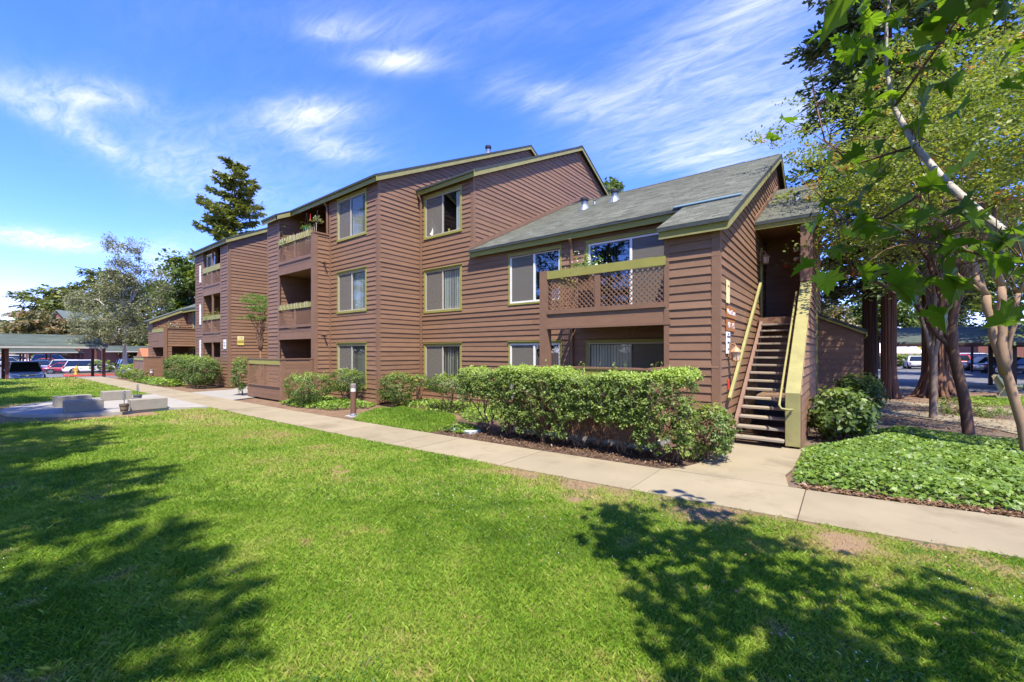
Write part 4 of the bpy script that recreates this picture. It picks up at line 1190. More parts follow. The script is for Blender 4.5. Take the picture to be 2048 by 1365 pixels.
# ---- patio fences ----------------------------------------------------------
def patio_fence(name, x0, x1, y0, y1, zt, label, returns=True, base=0.0, spacing=.088, nb=3, solid=False):
    b = Building(name, ((x0 + x1) / 2, y0, base), label, 'fence', 'patio fences')
    fr = front(y0)
    for (a, c) in ((x0, x0 + .13), (x1 - .13, x1)):
        m = b.mb(); m.box(a, c, y0 - .03, y0 + .10, base, zt); b.part(m, 'post', M_['trim_brown'])
    zl0, zl1 = .58, zt - .24
    i0, i1 = x0 + .13, x1 - .13
    mid = (i0 + i1) / 2
    for k in range(nb):
        m = b.mb(); hslab(m, fr, i0, i1, 0, .02, base + .05 + k * .165, base + .05 + k * .165 + .17)
        b.part(m, 'plank', M_['siding'])
    m = b.mb(); hslab(m, fr, i0, i1, -.03, .06, zl0 - .04, zl0); b.part(m, 'bottom_rail', M_['trim_brown'])
    m = b.mb(); hslab(m, fr, i0, i1, 0, .04, zl1, zt - .04); b.part(m, 'top_rail', M_['olive'])
    m = b.mb(); hslab(m, fr, x0 - .02, x1 + .02, -.12, .06, zt - .04, zt); b.part(m, 'cap', M_['trim_brown'])
    m = b.mb(); hslab(m, fr, mid - .045, mid + .045, -.02, .03, zl0, zl1); b.part(m, 'mid_post', M_['trim_brown'])
    if solid:
        for a, c in ((i0, mid - .045), (mid + .045, i1)):
            m = b.mb(); hslab(m, fr, a, c, -.01, .005, zl0, zl1); b.part(m, 'panel', M_['trim_brown'])
    else:
        lattice(b, fr, i0, mid - .045, zl0, zl1, b.root, spacing); lattice(b, fr, mid + .045, i1, zl0, zl1, b.root, spacing)
    if returns:
        sf = side(x1)
        z = base + .03
        while z < zt - .1:
            m = b.mb(); hslab(m, sf, y0 + .1, y1, -.04, .012, z, min(z + .178, zt - .04)); 
            v = m.v; b.part(m, 'plank', M_['siding'])
            z += .1725
        m = b.mb(); hslab(m, sf, y0 + .1, y1, -.06, .04, zt - .04, zt); b.part(m, 'cap', M_['trim_brown'])
        m = b.mb(); m.box(x1 - .1, x1 + .03, y1 - .12, y1 - .01, base, zt - .002); b.part(m, 'post', M_['trim_brown'])
    return b
patio_fence('patio_fence', -19.96, -16.82, 7.4, 8.58, 1.64, 'brown patio fence with a lattice front under the three stacked balconies')
patio_fence('patio_fence', -6.2, -2.98, 8.05, 9.2, 1.58, 'brown patio fence half hidden behind the long clipped hedge', nb=4)
patio_fence('patio_fence', -37.4, -34.7, 6.95, 7.9, 1.6, 'brown patio fence with plain panels below the roof terrace', solid=True)

# ---- wall fittings ---------------------------------------------------------
def textobj(name, s, loc, size, rot, m, parent, ext=.002, align='CENTER'):
    c = bpy.data.curves.new(name, 'FONT'); c.body = s; c.size = size; c.extrude = ext
    c.align_x = align; c.align_y = 'CENTER'
    t = bpy.data.objects.new(name, c)
    dg = None
    me = bpy.data.meshes.new_from_object(t)
    bpy.data.objects.remove(t)
    me.materials.clear(); me.materials.append(m)
    o = bpy.data.objects.new(name, me); link(o, parent)
    o.location = loc; o.rotation_euler = rot
    return o
RS = (math.radians(90), 0, math.radians(90))     # reads on a wall that faces +x
RF = (math.radians(90), 0, 0)                    # reads on a wall that faces -y
def side_plate(name, x, y0, y1, z0, z1, m, label, cat, th=.02):
    org = Vector((x, (y0 + y1) / 2, (z0 + z1) / 2))
    b = MB(org); b.box(x, x + th, y0, y1, z0, z1)
    o = b.build(name, m, None, bevel=.003); o.location = org
    return tag(o, label, cat)
sx = EX + .03
s = side_plate('name_sign', sx, 9.74, 10.60, 2.62, 2.86, M_['sign_orange'], 'stained wooden sign with white lettering above the number board', 'sign')
textobj('lettering', 'Wood Court', (.022, 0, 0), .155, RS, M_['text_white'], s)
s = side_plate('number_sign', sx, 9.72, 10.58, 2.34, 2.58, M_['sign_orange'], 'stained wooden number board just below the name sign', 'sign')
textobj('lettering', '101 - 115', (.022, 0, 0), .17, RS, M_['text_white'], s)
s = side_plate('notice_sign', sx, 9.72, 10.06, 1.86, 2.32, M_['sign_white'], 'tall white notice with dark print under the wooden number board', 'sign')
for z, tx in ((.15, 'NO\nSOLICITING'), (.0, 'PRIVATE'), (-.14, '24 HR')):
    textobj('lettering', tx, (.022, 0, z), .055, RS, M_['text_dark'], s)
s = side_plate('notice_strip', sx, 9.74, 10.02, 2.92, 3.40, M_['sign_cream'], 'narrow cream notice above the wooden signs by the stair', 'sign')
textobj('lettering', 'NOTICE', (.022, 0, .12), .05, RS, M_['sign_orange'], s)
side_plate('alarm_bell', sx, 9.86, 10.0, 1.10, 1.32, M_['red_box'], 'small red alarm plate on the wall beneath the copper lantern', 'alarm')
def lantern(name, loc, label):
    t = empty(name, loc, 0, label, 'wall lantern', 'copper wall lanterns')
    m = MB(); m.box(-.14, -.115, -.05, .05, -.08, .20); m.build('back_plate', M_['lamp_copper'], t)
    m = MB(); m.tube([(-.12, 0, .12), (-.08, 0, .19), (-.02, 0, .185), (0, 0, .14)], .012, 6); m.build('arm', M_['lamp_copper'], t)
    m = MB(); m.lathe([(.115, .015), (.11, .03), (.05, .10), (.02, .125), (.008, .15)], n=8); m.build('hood', M_['lamp_copper'], t)
    m = MB(); m.lathe([(.068, -.16), (.085, .015)], n=6); m.build('lens', M_['lamp_glass'], t)
    for k in range(6):
        a = k * math.pi / 3
        m = MB(); m.bar((.07 * math.cos(a), .07 * math.sin(a), -.16), (.088 * math.cos(a), .088 * math.sin(a), .015), .012, .012); m.build('bar', M_['lamp_copper'], t)
    m = MB(); m.lathe([(.02, -.19), (.072, -.175), (.074, -.155)], n=8); m.build('base', M_['lamp_copper'], t)
lantern('wall_lantern', (EX + .17, 9.98, 1.88), 'copper wall lantern above the lower end of the left handrail')
lantern('wall_lantern', (EX + .17, 14.25, 4.62), 'copper wall lantern inside the shaded porch at the stair top')
m = MB(); m.box(-.08, .08, -.03, 0, -.08, .08); o = m.build('alarm_box', M_['red_box'], None, bevel=.01); o.location = (-1.42, 15.46, 4.55); tag(o, 'square red alarm box on the dark back wall of the porch', 'alarm')
m = MB(); m.box(-.03, 0.012, -.045, .045, -.1, .1); o = m.build('key_box', M_['metal_dark'], None, bevel=.008); o.location = (EX + .07, 14.5, 4.2); tag(o, 'small dark key box on the door frame under the porch lantern', 'key box')
# floodlight left pair under the porch
t = empty('spotlight', (-1.0, 13.9, 4.55), 0, 'pair of pale spotlights on the porch post by the stair top', 'spotlight')
for z, sgn in ((.12, 1), (-.12, .9)):
    m = MB(); m.tube([(.08, 0, z + .02), (.0, -.05, z - .01), (-.08, -.10, z - .03)], [.025, .04, .05], 10); m.build('lamp_head', M_['bench_conc'], t, smooth=True)
m = MB(); m.box(.06, .10, -.06, .06, -.2, .2); m.build('back_plate', M_['gutter'], t)

def front_plate(name, x0, x1, y, z0, z1, m, label, cat, th=.02):
    org = Vector(((x0 + x1) / 2, y, (z0 + z1) / 2))
    b = MB(org); b.box(x0, x1, y - th, y, z0, z1); o = b.build(name, m, None, bevel=.003); o.location = org
    return tag(o, label, cat)
s = side_plate('yellow_sign', BX + .03, 9.02, 9.34, 2.26, 2.74, M_['sign_yellow'], 'yellow sign with a pale top on the end wall of the far block', 'sign')
m = MB(); m.box(.0205, .0225, -.155, .155, .07, .235); m.build('header', M_['sign_cream'], s)
textobj('lettering', '116', (.025, 0, .15), .11, RS, M_['text_dark'], s)
textobj('lettering', 'CARPORT\nPARKING', (.025, 0, -.06), .07, RS, M_['text_dark'], s)
s = front_plate('number_sign', -26.42, -26.05, BY - .03, 2.05, 2.55, M_['sign_white'], 'white apartment number sign on the front of the far block', 'sign')
textobj('lettering', '116\n130', (0, -.022, 0), .15, RF, M_['text_dark'], s)

# string of pale cord wound round two balcony rails
def cords(name, z0, z1, n, label):
    m = MB((-18.4, LY, z0)); path_ = []
    for i in range(n):
        x = -19.7 + 2.6 * (i + .5) / n + R.uniform(-.05, .05)
        y = LY - .06
        path_ += [(x - .04, LY + .07, z1 + .015), (x, y + .01, z1 + .02), (x + .02, y - .004, (z0 + z1) / 2 + .03), (x + .05, y + .01, z0 - .01), (x + .08, LY + .05, z0 - .02)]
    m.tube(path_, .010, 5)
    o = m.build(name, M_['cord'], None); o.location = (-18.4, LY, z0)
    tag(o, label, 'light string', 'cords wound round balcony rails')
cords('light_string', 6.62, 6.83, 16, 'pale cord wound closely round the top balcony rail')
cords('light_string', 3.73, 3.93, 9, 'pale cord wound loosely round the middle balcony rail')
# ------------------------------------------------------------------ vegetation
def norm(a): return a / np.maximum(np.linalg.norm(a, axis=1, keepdims=True), 1e-9)
LEAF = {
 'diamond': (np.array([(0, 0, 0), (.45, .30, .07), (1, 0, 0), (.45, -.30, .07)]), np.array([(0, 1, 2), (0, 2, 3)])),
 'oval': (np.array([(0, 0, 0), (.3, .27, .05), (.75, .22, .05), (1, 0, -.02), (.75, -.22, .05), (.3, -.27, .05)]), np.array([(0, 1, 2), (0, 2, 3), (0, 3, 4), (0, 4, 5)])),
 'needle': (np.array([(0, 0, 0), (.5, .13, .03), (1, 0, -.05), (.5, -.13, .03)]), np.array([(0, 1, 2), (0, 2, 3)])),
 'spray': (np.array([(0, 0, 0), (.25, .20, .02), (.55, .10, 0), (.7, .22, .02), (1, 0, -.05), (.7, -.22, .02), (.55, -.10, 0), (.25, -.20, .02)]),
           np.array([(0, 1, 2), (2, 3, 4), (0, 2, 6), (2, 4, 6), (0, 6, 7), (6, 4, 5)])),
 'ivy': (np.array([(0, 0, 0), (-.12, .34, .03), (.16, .30, .05), (.30, .52, .02), (.52, .22, .06), (1, 0, 0), (.52, -.22, .06), (.30, -.52, .02), (.16, -.30, .05), (-.12, -.34, .03)]),
         np.array([(0, 1, 2), (2, 3, 4), (0, 2, 4), (0, 4, 5), (0, 5, 6), (0, 6, 8), (6, 7, 8), (0, 8, 9)])),
}
def leaves(name, pos, size, nrm, axis=None, shape='diamond', m=None, tone=None, parent=None, kind=None, loc=None, jitter=.5):
    """real leaf blades at given points; nrm is the face normal, axis the growing direction (random when not given)"""
    n = len(pos)
    tv, tf = LEAF[shape]
    N_ = norm(nrm + rng.normal(0, jitter, (n, 3)))
    ax = rng.normal(0, 1, (n, 3)) if axis is None else axis + rng.normal(0, .35, (n, 3))
    ax = norm(ax - N_ * (ax * N_).sum(1, keepdims=True))
    bi = np.cross(N_, ax)
    size = np.asarray(size).reshape(-1, 1, 1)
    V = pos[:, None, :] + size * (ax[:, None, :] * tv[None, :, 0:1] + bi[:, None, :] * tv[None, :, 1:2] + N_[:, None, :] * tv[None, :, 2:3])
    F = (np.arange(n)[:, None, None] * len(tv) + tf[None]).reshape(-1, 3)
    t = np.clip(tone if tone is not None else rng.random(n), 0, 1)
    off = np.array(loc if loc is not None else (0, 0, 0))
    return mesh_np(name, (V - off).reshape(-1, 3), F, m, parent, {'tone': np.repeat(t, len(tv))}, kind=kind)

def limb_tube(m, a, b, r0, r1, n=7, wob=.08, seg=5, sag=0.0):
    a, b = np.array(a, float), np.array(b, float)
    L_ = np.linalg.norm(b - a)
    pts, rad = [], []
    w = rng.normal(0, wob * L_ * .25, (seg + 1, 3)); w[0] = 0; w[-1] = 0
    for i in range(seg + 1):
        t = i / seg
        p = a + (b - a) * t + w[i]; p[2] += sag * math.sin(math.pi * t) * L_
        pts.append(tuple(p)); rad.append(r0 + (r1 - r0) * t)
    m.tube(pts, rad, n)
    return pts

def foliage_clumps(C, rad, per, flat=.7):
    """leaf positions scattered in flattened clumps round the points C"""
    n = len(C) * per
    d = rng.normal(0, 1, (n, 3)); d = norm(d) * (rng.random((n, 1)) ** .55)
    d[:, 2] *= flat
    r = np.repeat(np.asarray(rad).reshape(-1) * np.ones(len(C)), per)[:, None]
    return np.repeat(C, per, 0) + d * r, d

def shrub(name, x, y, w, d, h, z0, label, n_clump=60, per=26, leaf=.055, group=None, stems=7, shape='oval', m='leaf_hedge', tone0=.30, flat_top=True, seed=0, yoff=0, cat='shrub', squash=.72):
    """a clipped bush: forked stems and rosettes of leaves round an uneven body"""
    t = empty(name, (x, y, 0), 0, label, cat, group)
    n_clump = int(n_clump * 1.9); leaf *= .86
    c = rng.normal(0, 1, (n_clump * 3, 3)); c = norm(c) * (.55 + .45 * rng.random((n_clump * 3, 1)) ** .5)
    if flat_top: c = np.sign(c) * np.abs(c) ** squash
    c = c[c[:, 2] > -.95][:n_clump]
    mid = (h + z0) / 2
    C = np.stack([c[:, 0] * w / 2, c[:, 1] * d / 2, mid + c[:, 2] * (h - z0) / 2], 1)
    C += rng.normal(0, .03, C.shape)
    C = C[C[:, 2] > .08]
    rr = min(w, d, h) * .115 * (.7 + .6 * rng.random(len(C)))
    P, D = foliage_clumps(C, rr, per, .8)
    out = norm(np.stack([P[:, 0] / (w / 2), P[:, 1] / (d / 2), (P[:, 2] - mid) / (h / 2)], 1) + 1e-6)
    nr = out * .7 + D * .5 + np.array([0, 0, .5])
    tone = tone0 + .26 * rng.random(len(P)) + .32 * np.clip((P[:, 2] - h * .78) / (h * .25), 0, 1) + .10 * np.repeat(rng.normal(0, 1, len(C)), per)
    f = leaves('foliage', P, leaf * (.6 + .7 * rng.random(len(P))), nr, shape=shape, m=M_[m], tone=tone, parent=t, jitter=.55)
    s = MB()
    for k in range(stems):
        a = rng.random() * 6.28
        bx, by = rng.normal(0, w * .07), rng.normal(0, d * .07)
        tgt = C[rng.integers(len(C))]
        fork = np.array([bx + math.cos(a) * w * .13, by + math.sin(a) * d * .13, z0 + (h - z0) * .25])
        limb_tube(s, (bx, by, -.03), fork, .016, .012, 6, .25, 4)
        for q in range(3):
            tgt = C[rng.integers(len(C))]
            limb_tube(s, fork, tgt, .010, .004, 5, .2, 4)
    s.build('stem', M_['stem'], t, smooth=True)
    return t

def hedge():
    t = empty('hedge', (-4.4, 7.62, 0), 0, 'long clipped hedge of small pale green leaves in front of the patio fence', 'hedge')
    x0, x1, yf, yb = -7.15, -1.95, 7.05, 8.0
    n = 2600
    X = rng.uniform(x0, x1, n)
    H = 1.50 + .06 * np.sin(X * 2.1) + .05 * np.sin(X * 5.3 + 1)
    u = rng.random(n)
    # mostly a crust of rosettes over front, top and ends, thinning toward the ground
    face = rng.random(n)
    Z = np.where(face < .36, H - .10 * rng.random(n), .12 + (H - .16) * rng.random(n) ** .62)
    Y = np.where(face < .36, yf + .12 + (yb - yf - .15) * rng.random(n), np.where(face < .84, yf + .02 + .17 * rng.random(n) ** 1.2 + .05 * np.sin(X * 3.3) * .5 + .10 * (1.1 - Z).clip(0, 1), yf + (yb - yf) * rng.random(n)))
    hole = fbm(X * 1.6 + 5, Z * 2.2 + 3, 3)
    keep = (Z > .85) | (hole > .36 + .27 * (1 - Z / .85))
    Z[rng.random(n) < .0] = .3
    X, Y, Z = X[keep], Y[keep], Z[keep]
    C = np.stack([X + 4.4, Y - 7.62, Z], 1)
    per = 24
    P, D = foliage_clumps(C, .045 + .065 * rng.random(len(C)), per, .8)
    nr = D * .9 + np.array([0, -.45, .75])
    base = np.repeat(rng.normal(0, .11, len(C)), per)
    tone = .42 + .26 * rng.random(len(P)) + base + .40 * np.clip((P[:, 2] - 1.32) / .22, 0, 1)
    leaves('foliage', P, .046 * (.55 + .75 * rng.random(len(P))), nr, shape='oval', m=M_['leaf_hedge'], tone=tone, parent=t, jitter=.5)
    s = MB()
    for k in range(13):
        bx = x0 + .35 + (x1 - x0 - .6) * (k + .5 * rng.random()) / 12.5 + 4.4; by = rng.normal(-.02, .10)
        for q in range(5):
            fork = np.array([bx + rng.normal(0, .16), by + rng.normal(-.02, .12), .28 + .3 * rng.random()])
            limb_tube(s, (bx + rng.normal(0, .03), by + rng.normal(0, .03), -.02), fork, .020, .012, 6, .3, 4)
            for w in range(4):
                limb_tube(s, fork, (fork[0] + rng.normal(0, .28), fork[1] + rng.normal(-.05, .2), 1.0 + .45 * rng.random()), .009, .003, 5, .25, 4)
    # a few shoots that escaped the shears
    s.build('stem', M_['stem'], t, smooth=True)
    sh = MB(); pos = []
    for k in range(16):
        a = (rng.uniform(-2.6, 2.0), rng.uniform(-.35, .3), 1.45); b = (a[0] + rng.normal(0, .05), a[1], 1.58 + .17 * rng.random())
        pts = limb_tube(sh, a, b, .005, .003, 5)
        for q in range(9):
            tt = q / 8; pos.append([a[i] + (b[i] - a[i]) * tt for i in range(3)])
    tag(sh.build('shoots', M_['stem'], t), kind='stuff')
    pos = np.array(pos); leaves('foliage', pos, .05 * (.6 + .6 * rng.random(len(pos))), rng.normal(0, 1, pos.shape) + np.array([0, 0, .8]), shape='oval', m=M_['leaf_hedge'], tone=.75 + .2 * rng.random(len(pos)), parent=t)
hedge()
shrub('shrub', -1.93, 7.95, .95, .9, .95, .12, 'low loose bush at the corner board by the foot of the stair', 90, 26, .062)
SG = 'clipped shrubs along the wall'
shrub('shrub', -15.15, 7.55, 1.75, 1.3, 1.12, .18, 'wide clipped shrub in front of the lattice patio fence', 120, 26, .06, SG)
shrub('shrub', -14.55, 8.75, 1.25, 1.0, 1.22, .42, 'round clipped shrub behind the brown bollard under the tower windows', 85, 26, .06, SG)
shrub('shrub', -12.55, 9.45, 1.25, 1.0, 1.16, .12, 'dense clipped shrub at the tower corner reaching to the ground', 110, 26, .06, SG)
shrub('shrub', -12.25, 10.2, .8, .7, 1.05, .62, 'thin bare-legged shrub beside the dense one at the tower corner', 22, 24, .055, SG, stems=9)
shrub('shrub', -10.0, 9.6, 1.9, 1.0, 1.13, .60, 'leggy clipped shrub joining the end of the long hedge', 80, 26, .06, SG)
shrub('shrub', -20.6, 7.45, .95, .95, 1.62, .28, 'tall narrow shrub on one stem beside the lattice patio fence', 95, 26, .065, SG, stems=3, tone0=.28)
shrub('shrub', -27.2, 7.75, 2.9, 1.4, 1.66, .18, 'big dense clipped shrub nearest the entry of the far block', 210, 30, .075, SG, tone0=.28)
shrub('shrub', -30.3, 7.75, 2.9, 1.4, 1.72, .18, 'big dense clipped shrub beside the small second bollard', 210, 30, .075, SG, tone0=.28)
shrub('shrub', -36.0, 7.0, 3.4, 1.0, .75, .0, 'low loose greenery along the path below the far patio fence', 80, 26, .08, None, tone0=.4)
shrub('shrub', -40.5, 7.3, 3.2, 1.4, 1.0, .0, 'feathery bright green bush between the birch and the patio fence', 80, 26, .09, None, tone0=.5)
shrub('shrub', -.05, 11.55, 1.15, 1.5, 1.12, .06, 'dark glossy bush beside the stair wall with a few russet leaves', 55, 22, .125, None, tone0=.22, flat_top=False)
shrub('shrub', .25, 13.0, 1.0, 1.0, 1.35, .2, 'tall glossy bush in front of the lean-to shed', 80, 24, .085, None, tone0=.18, flat_top=False)
shrub('shrub', 2.9, 18.6, 1.6, 1.3, .85, .28, 'small wiry bush with a pale green top beside the dark-barked tree', 60, 26, .05, None, tone0=.5, stems=9)
shrub('shrub', -61.8, 8.9, 5.0, 2.0, 1.0, .0, 'low spreading bush on the red-kerbed island', 50, 22, .14, None, tone0=.35)
for o in (bpy.data.objects.get('shrub.013'),): 
    if o: o.location.z = LOT_Z + .15

def ivy(name, pts, n, zmax, size, label=None, tone=.5):
    P = np.array(pts)
    lo, hi = P.min(0), P.max(0)
    x = rng.uniform(lo[0], hi[0], n * 3); y = rng.uniform(lo[1], hi[1], n * 3)
    c = np.zeros(len(x), bool); j = len(P) - 1
    xd, yd = x + rng.normal(0, .05, len(x)), y + rng.normal(0, .05, len(x))
    for i in range(len(P)):
        xi, yi, xj, yj = *P[i], *P[j]
        c ^= ((yi > yd) != (yj > yd)) & (xd < (xj - xi) * (yd - yi) / (yj - yi + 1e-12) + xi); j = i
    x, y = x[c][:n], y[c][:n]; n = len(x)
    # distance to the outline lowers the cover at its rim
    dm = np.full(n, 9.)
    for i in range(len(P)):
        a, b = P[i], P[(i + 1) % len(P)]
        ab = b - a; t = np.clip(((x - a[0]) * ab[0] + (y - a[1]) * ab[1]) / (ab @ ab), 0, 1)
        dm = np.minimum(dm, np.hypot(x - a[0] - ab[0] * t, y - a[1] - ab[1] * t))
    top = zmax * (np.clip(dm / .35, .12, 1) ** .6) * (.62 + .6 * fbm(x * 1.4, y * 1.4, 3))
    z = top * (1 - .55 * rng.random(n) ** 2.2)
    nr = np.stack([rng.normal(0, .35, n), rng.normal(-.25, .35, n), np.ones(n)], 1)
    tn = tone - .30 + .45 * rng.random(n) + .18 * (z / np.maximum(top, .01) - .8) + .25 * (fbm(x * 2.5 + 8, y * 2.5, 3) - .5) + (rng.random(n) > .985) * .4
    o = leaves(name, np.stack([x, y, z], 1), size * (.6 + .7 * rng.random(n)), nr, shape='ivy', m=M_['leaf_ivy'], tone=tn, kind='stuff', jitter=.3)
    return o
ivy('ivy_groundcover', [(-.56, 7.42), (-.2, 7.28), (.8, 7.42), (1.7, 7.62), (3.2, 7.85), (6, 8.4), (7, 12), (4.5, 12.4), (2.8, 12.95), (.6, 13.3), (.4, 12), (-.2, 10.6), (-.55, 10.1), (-.62, 8.4)], 40000, .22, .060)
ivy('ivy_groundcover', [(-16.6, 7.2), (-15, 7.0), (-13.2, 7.4), (-12.7, 8.4), (-13.3, 9.1), (-16.4, 9.1), (-16.7, 8)], 3600, .16, .075, tone=.55)
ivy('ivy_groundcover', [(-12.6, 9.4), (-11.8, 9.35), (-9.2, 9.3), (-8.4, 8.6), (-7.5, 8.3), (-8, 11.1), (-13.2, 11.1)], 3600, .14, .075, tone=.55)
ivy('ivy_groundcover', [(-35, 6.5), (-30, 6.6), (-28.5, 6.9), (-29, 7.6), (-35, 7.6)], 2200, .4, .1, tone=.6)
ivy('ivy_groundcover', [(-7.7, 6.95), (-7.0, 7.0), (-6.7, 7.5), (-7.5, 7.7)], 500, .25, .07, tone=.5)

def litter(name, n, region, size, m, tones):
    x, y = region(n); n = len(x)
    z = np.full(n, .026) 
    leaves(name, np.stack([x, y, z + .015 * rng.random(n)], 1), size * (.5 + .8 * rng.random(n)), np.tile([0, 0, 1.], (n, 1)), shape='diamond', m=m, tone=tones + .3 * rng.random(n), kind='stuff', jitter=.4)
M_['litter'] = leaf_mat('dry_leaf', [(0, G(.12, .07, .04)), (.5, G(.24, .14, .075)), (1, G(.38, .25, .13))], .1)
litter('fallen_leaves', 2600, lambda n: (lambda x: (x, far_edge(x) + .02 + np.abs(rng.normal(0, .13, n))))(rng.uniform(-.5, 5, n)), .055, M_['litter'], .3)
litter('fallen_leaves', 3000, lambda n: (lambda x: (x, far_edge(x) + .05 + 1.2 * rng.random(n)))(rng.uniform(-8, -2.2, n)), .05, M_['litter'], .0)
litter('fallen_leaves', 3500, lambda n: (rng.uniform(-.4, 6, n), 14.4 + 8 * rng.random(n)), .06, M_['litter'], .2)
litter('fallen_leaves', 700, lambda n: (lambda x: (x, rng.uniform(0, 1, n) ** .3 * (near_edge(x) - 2) + 2))(rng.uniform(-6, 1.2, n)), .03, M_['litter'], .3)

# ---- trees -----------------------------------------------------------------
def broad_tree(name, x, y, h, label, crown, n_clump, per, leaf, m_leaf, bark, trunk_r=.15, fork=.35, z0=0, cat='tree', group=None, stems=1, spread=.12, clump_r=.5, tone=(.25, .5), flat=.55, shape='diamond', limbs=16, lean=(0, 0), droop=0.0):
    """trunk, forked limbs and a crown of separate leaf clumps; crown = list of (dx, dy, z, rx, ry, rz)"""
    t = empty(name, (x, y, z0), 0, label, cat, group)
    CC = []
    tot = sum(c[3] * c[4] * c[5] for c in crown)
    for (dx, dy, cz, rx, ry, rz) in crown:
        k = max(3, int(n_clump * rx * ry * rz / tot))
        d = norm(rng.normal(0, 1, (k, 3))) * (.35 + .65 * rng.random((k, 1)) ** .6)
        CC.append(np.stack([dx + d[:, 0] * rx, dy + d[:, 1] * ry, cz + d[:, 2] * rz], 1))
    C = np.concatenate(CC)
    P, D = foliage_clumps(C, clump_r * (.55 + .8 * rng.random(len(C))), per, flat)
    tn = tone[0] + tone[1] * rng.random(len(P)) + np.repeat(rng.normal(0, .10, len(C)), per)
    leaves('crown', P, leaf * (.6 + .8 * rng.random(len(P))), D * .5 + np.array([0, 0, .8]), shape=shape, m=M_[m_leaf], tone=tn, parent=t, jitter=.7)
    s = MB()
    fz = h * fork
    for k in range(stems):
        a = k * 2.4 + rng.random()
        bx, by = (0, 0) if stems == 1 else (math.cos(a) * trunk_r * .9, math.sin(a) * trunk_r * .9)
        top = (lean[0] * fork + math.cos(a) * spread * (stems > 1), lean[1] * fork + math.sin(a) * spread * (stems > 1), fz)
        r = trunk_r * (1 if stems == 1 else .55)
        s.tube([(bx, by, -.08), (bx, by, .06), (bx + (top[0] - bx) * .35, by + (top[1] - by) * .35, fz * .35), top], [r * 1.45, r * 1.1, r * .95, r * .85], 12)
        for q in range(max(2, limbs // stems)):
            tgt = C[rng.integers(len(C))]
            mid = np.array(top) * .45 + tgt * .55 + np.array([0, 0, .15 * h * (1 - fork) * rng.random() - droop])
            limb_tube(s, (top[0], top[1], top[2] - .1 * rng.random()), mid, r * .45, r * .22, 7, .15, 5)
            limb_tube(s, mid, tgt, r * .22, r * .06, 6, .2, 4)
            for w in range(2):
                limb_tube(s, mid, C[np.argsort(((C - mid) ** 2).sum(1))[rng.integers(1, min(14, len(C)))]], r * .14, r * .04, 5, .2, 4)
    s.build('trunk', M_[bark], t, smooth=True)
    return t

def conifer(name, x, y, h, label, r_base, m_leaf, bark, trunk_r=.25, z0=0, zlow=.12, levels=26, per=70, leaf=.30, droop=.25, irregular=.35, group=None, up=.0, tone=(.2, .5), cat='tree', r_top=.15, taper=1.0, lean=0, plates=0.0, flare=1.4, sector=None):
    t = empty(name, (x, y, z0), 0, label, cat, group)
    s = MB()
    s.tube([(0, 0, -.1), (0, 0, .15), (0, 0, h * .06), (0, 0, h * .5), (lean, 0, h * .97)], [trunk_r * flare, trunk_r * (flare * .6 + .4), trunk_r, trunk_r * .6, .03], 14)
    P, A, T = [], [], []
    for i in range(levels):
        f = (i + .6 * rng.random()) / levels
        z = h * (zlow + (1 - zlow) * f)
        R_ = r_top + (r_base - r_top) * (1 - f) ** taper
        for b in range(int(rng.integers(3, 6))):
            a = rng.random() * 6.283
            if sector and not (sector[0] < a % 6.283 < sector[1]) and rng.random() < .7: continue
            L_ = R_ * (1 - irregular + 2 * irregular * rng.random())
            d = np.array([math.cos(a), math.sin(a), 0])
            tip = d * L_ + np.array([lean * f, 0, z + up * L_ - droop * L_ * .6])
            s.tube([(lean * f, 0, z), tuple(d * L_ * .5 + np.array([lean * f, 0, z + up * L_ * .5 - droop * L_ * .12])), tuple(tip)], [trunk_r * .16 * (1 - f * .6) + .01, trunk_r * .08 + .006, .006], 5, cap=False)
            n = max(6, int(per * L_ / r_base))
            u = rng.random(n) ** .7
            c = d[None] * (L_ * u)[:, None] + np.stack([np.full(n, lean * f), np.zeros(n), z + up * L_ * u - droop * L_ * .6 * u ** 1.8], 1)
            side_ = np.array([-d[1], d[0], 0])
            wv = rng.normal(0, .20 * L_, n) * (1.05 - u * .75)
            c = c + side_[None] * wv[:, None] + np.stack([np.zeros(n), np.zeros(n), -np.abs(wv) * .28 + rng.normal(0, .05 + .03 * L_, n)], 1)
            P.append(c); A.append(d[None] * 1.0 + side_[None] * np.sign(wv)[:, None] * .6 + np.array([[0, 0, -.15]])); T.append(np.full(n, rng.normal(0, .11)) + .18 * u)
    P, A, T = np.concatenate(P), np.concatenate(A), np.concatenate(T)
    leaves('crown', P, leaf * (.55 + .8 * rng.random(len(P))), np.tile([0, 0, 1.], (len(P), 1)), axis=A, shape='spray', m=M_[m_leaf], tone=tone[0] + tone[1] * rng.random(len(P)) + T, parent=t, jitter=.45)
    s.build('trunk', M_[bark], t, smooth=True)
    return t

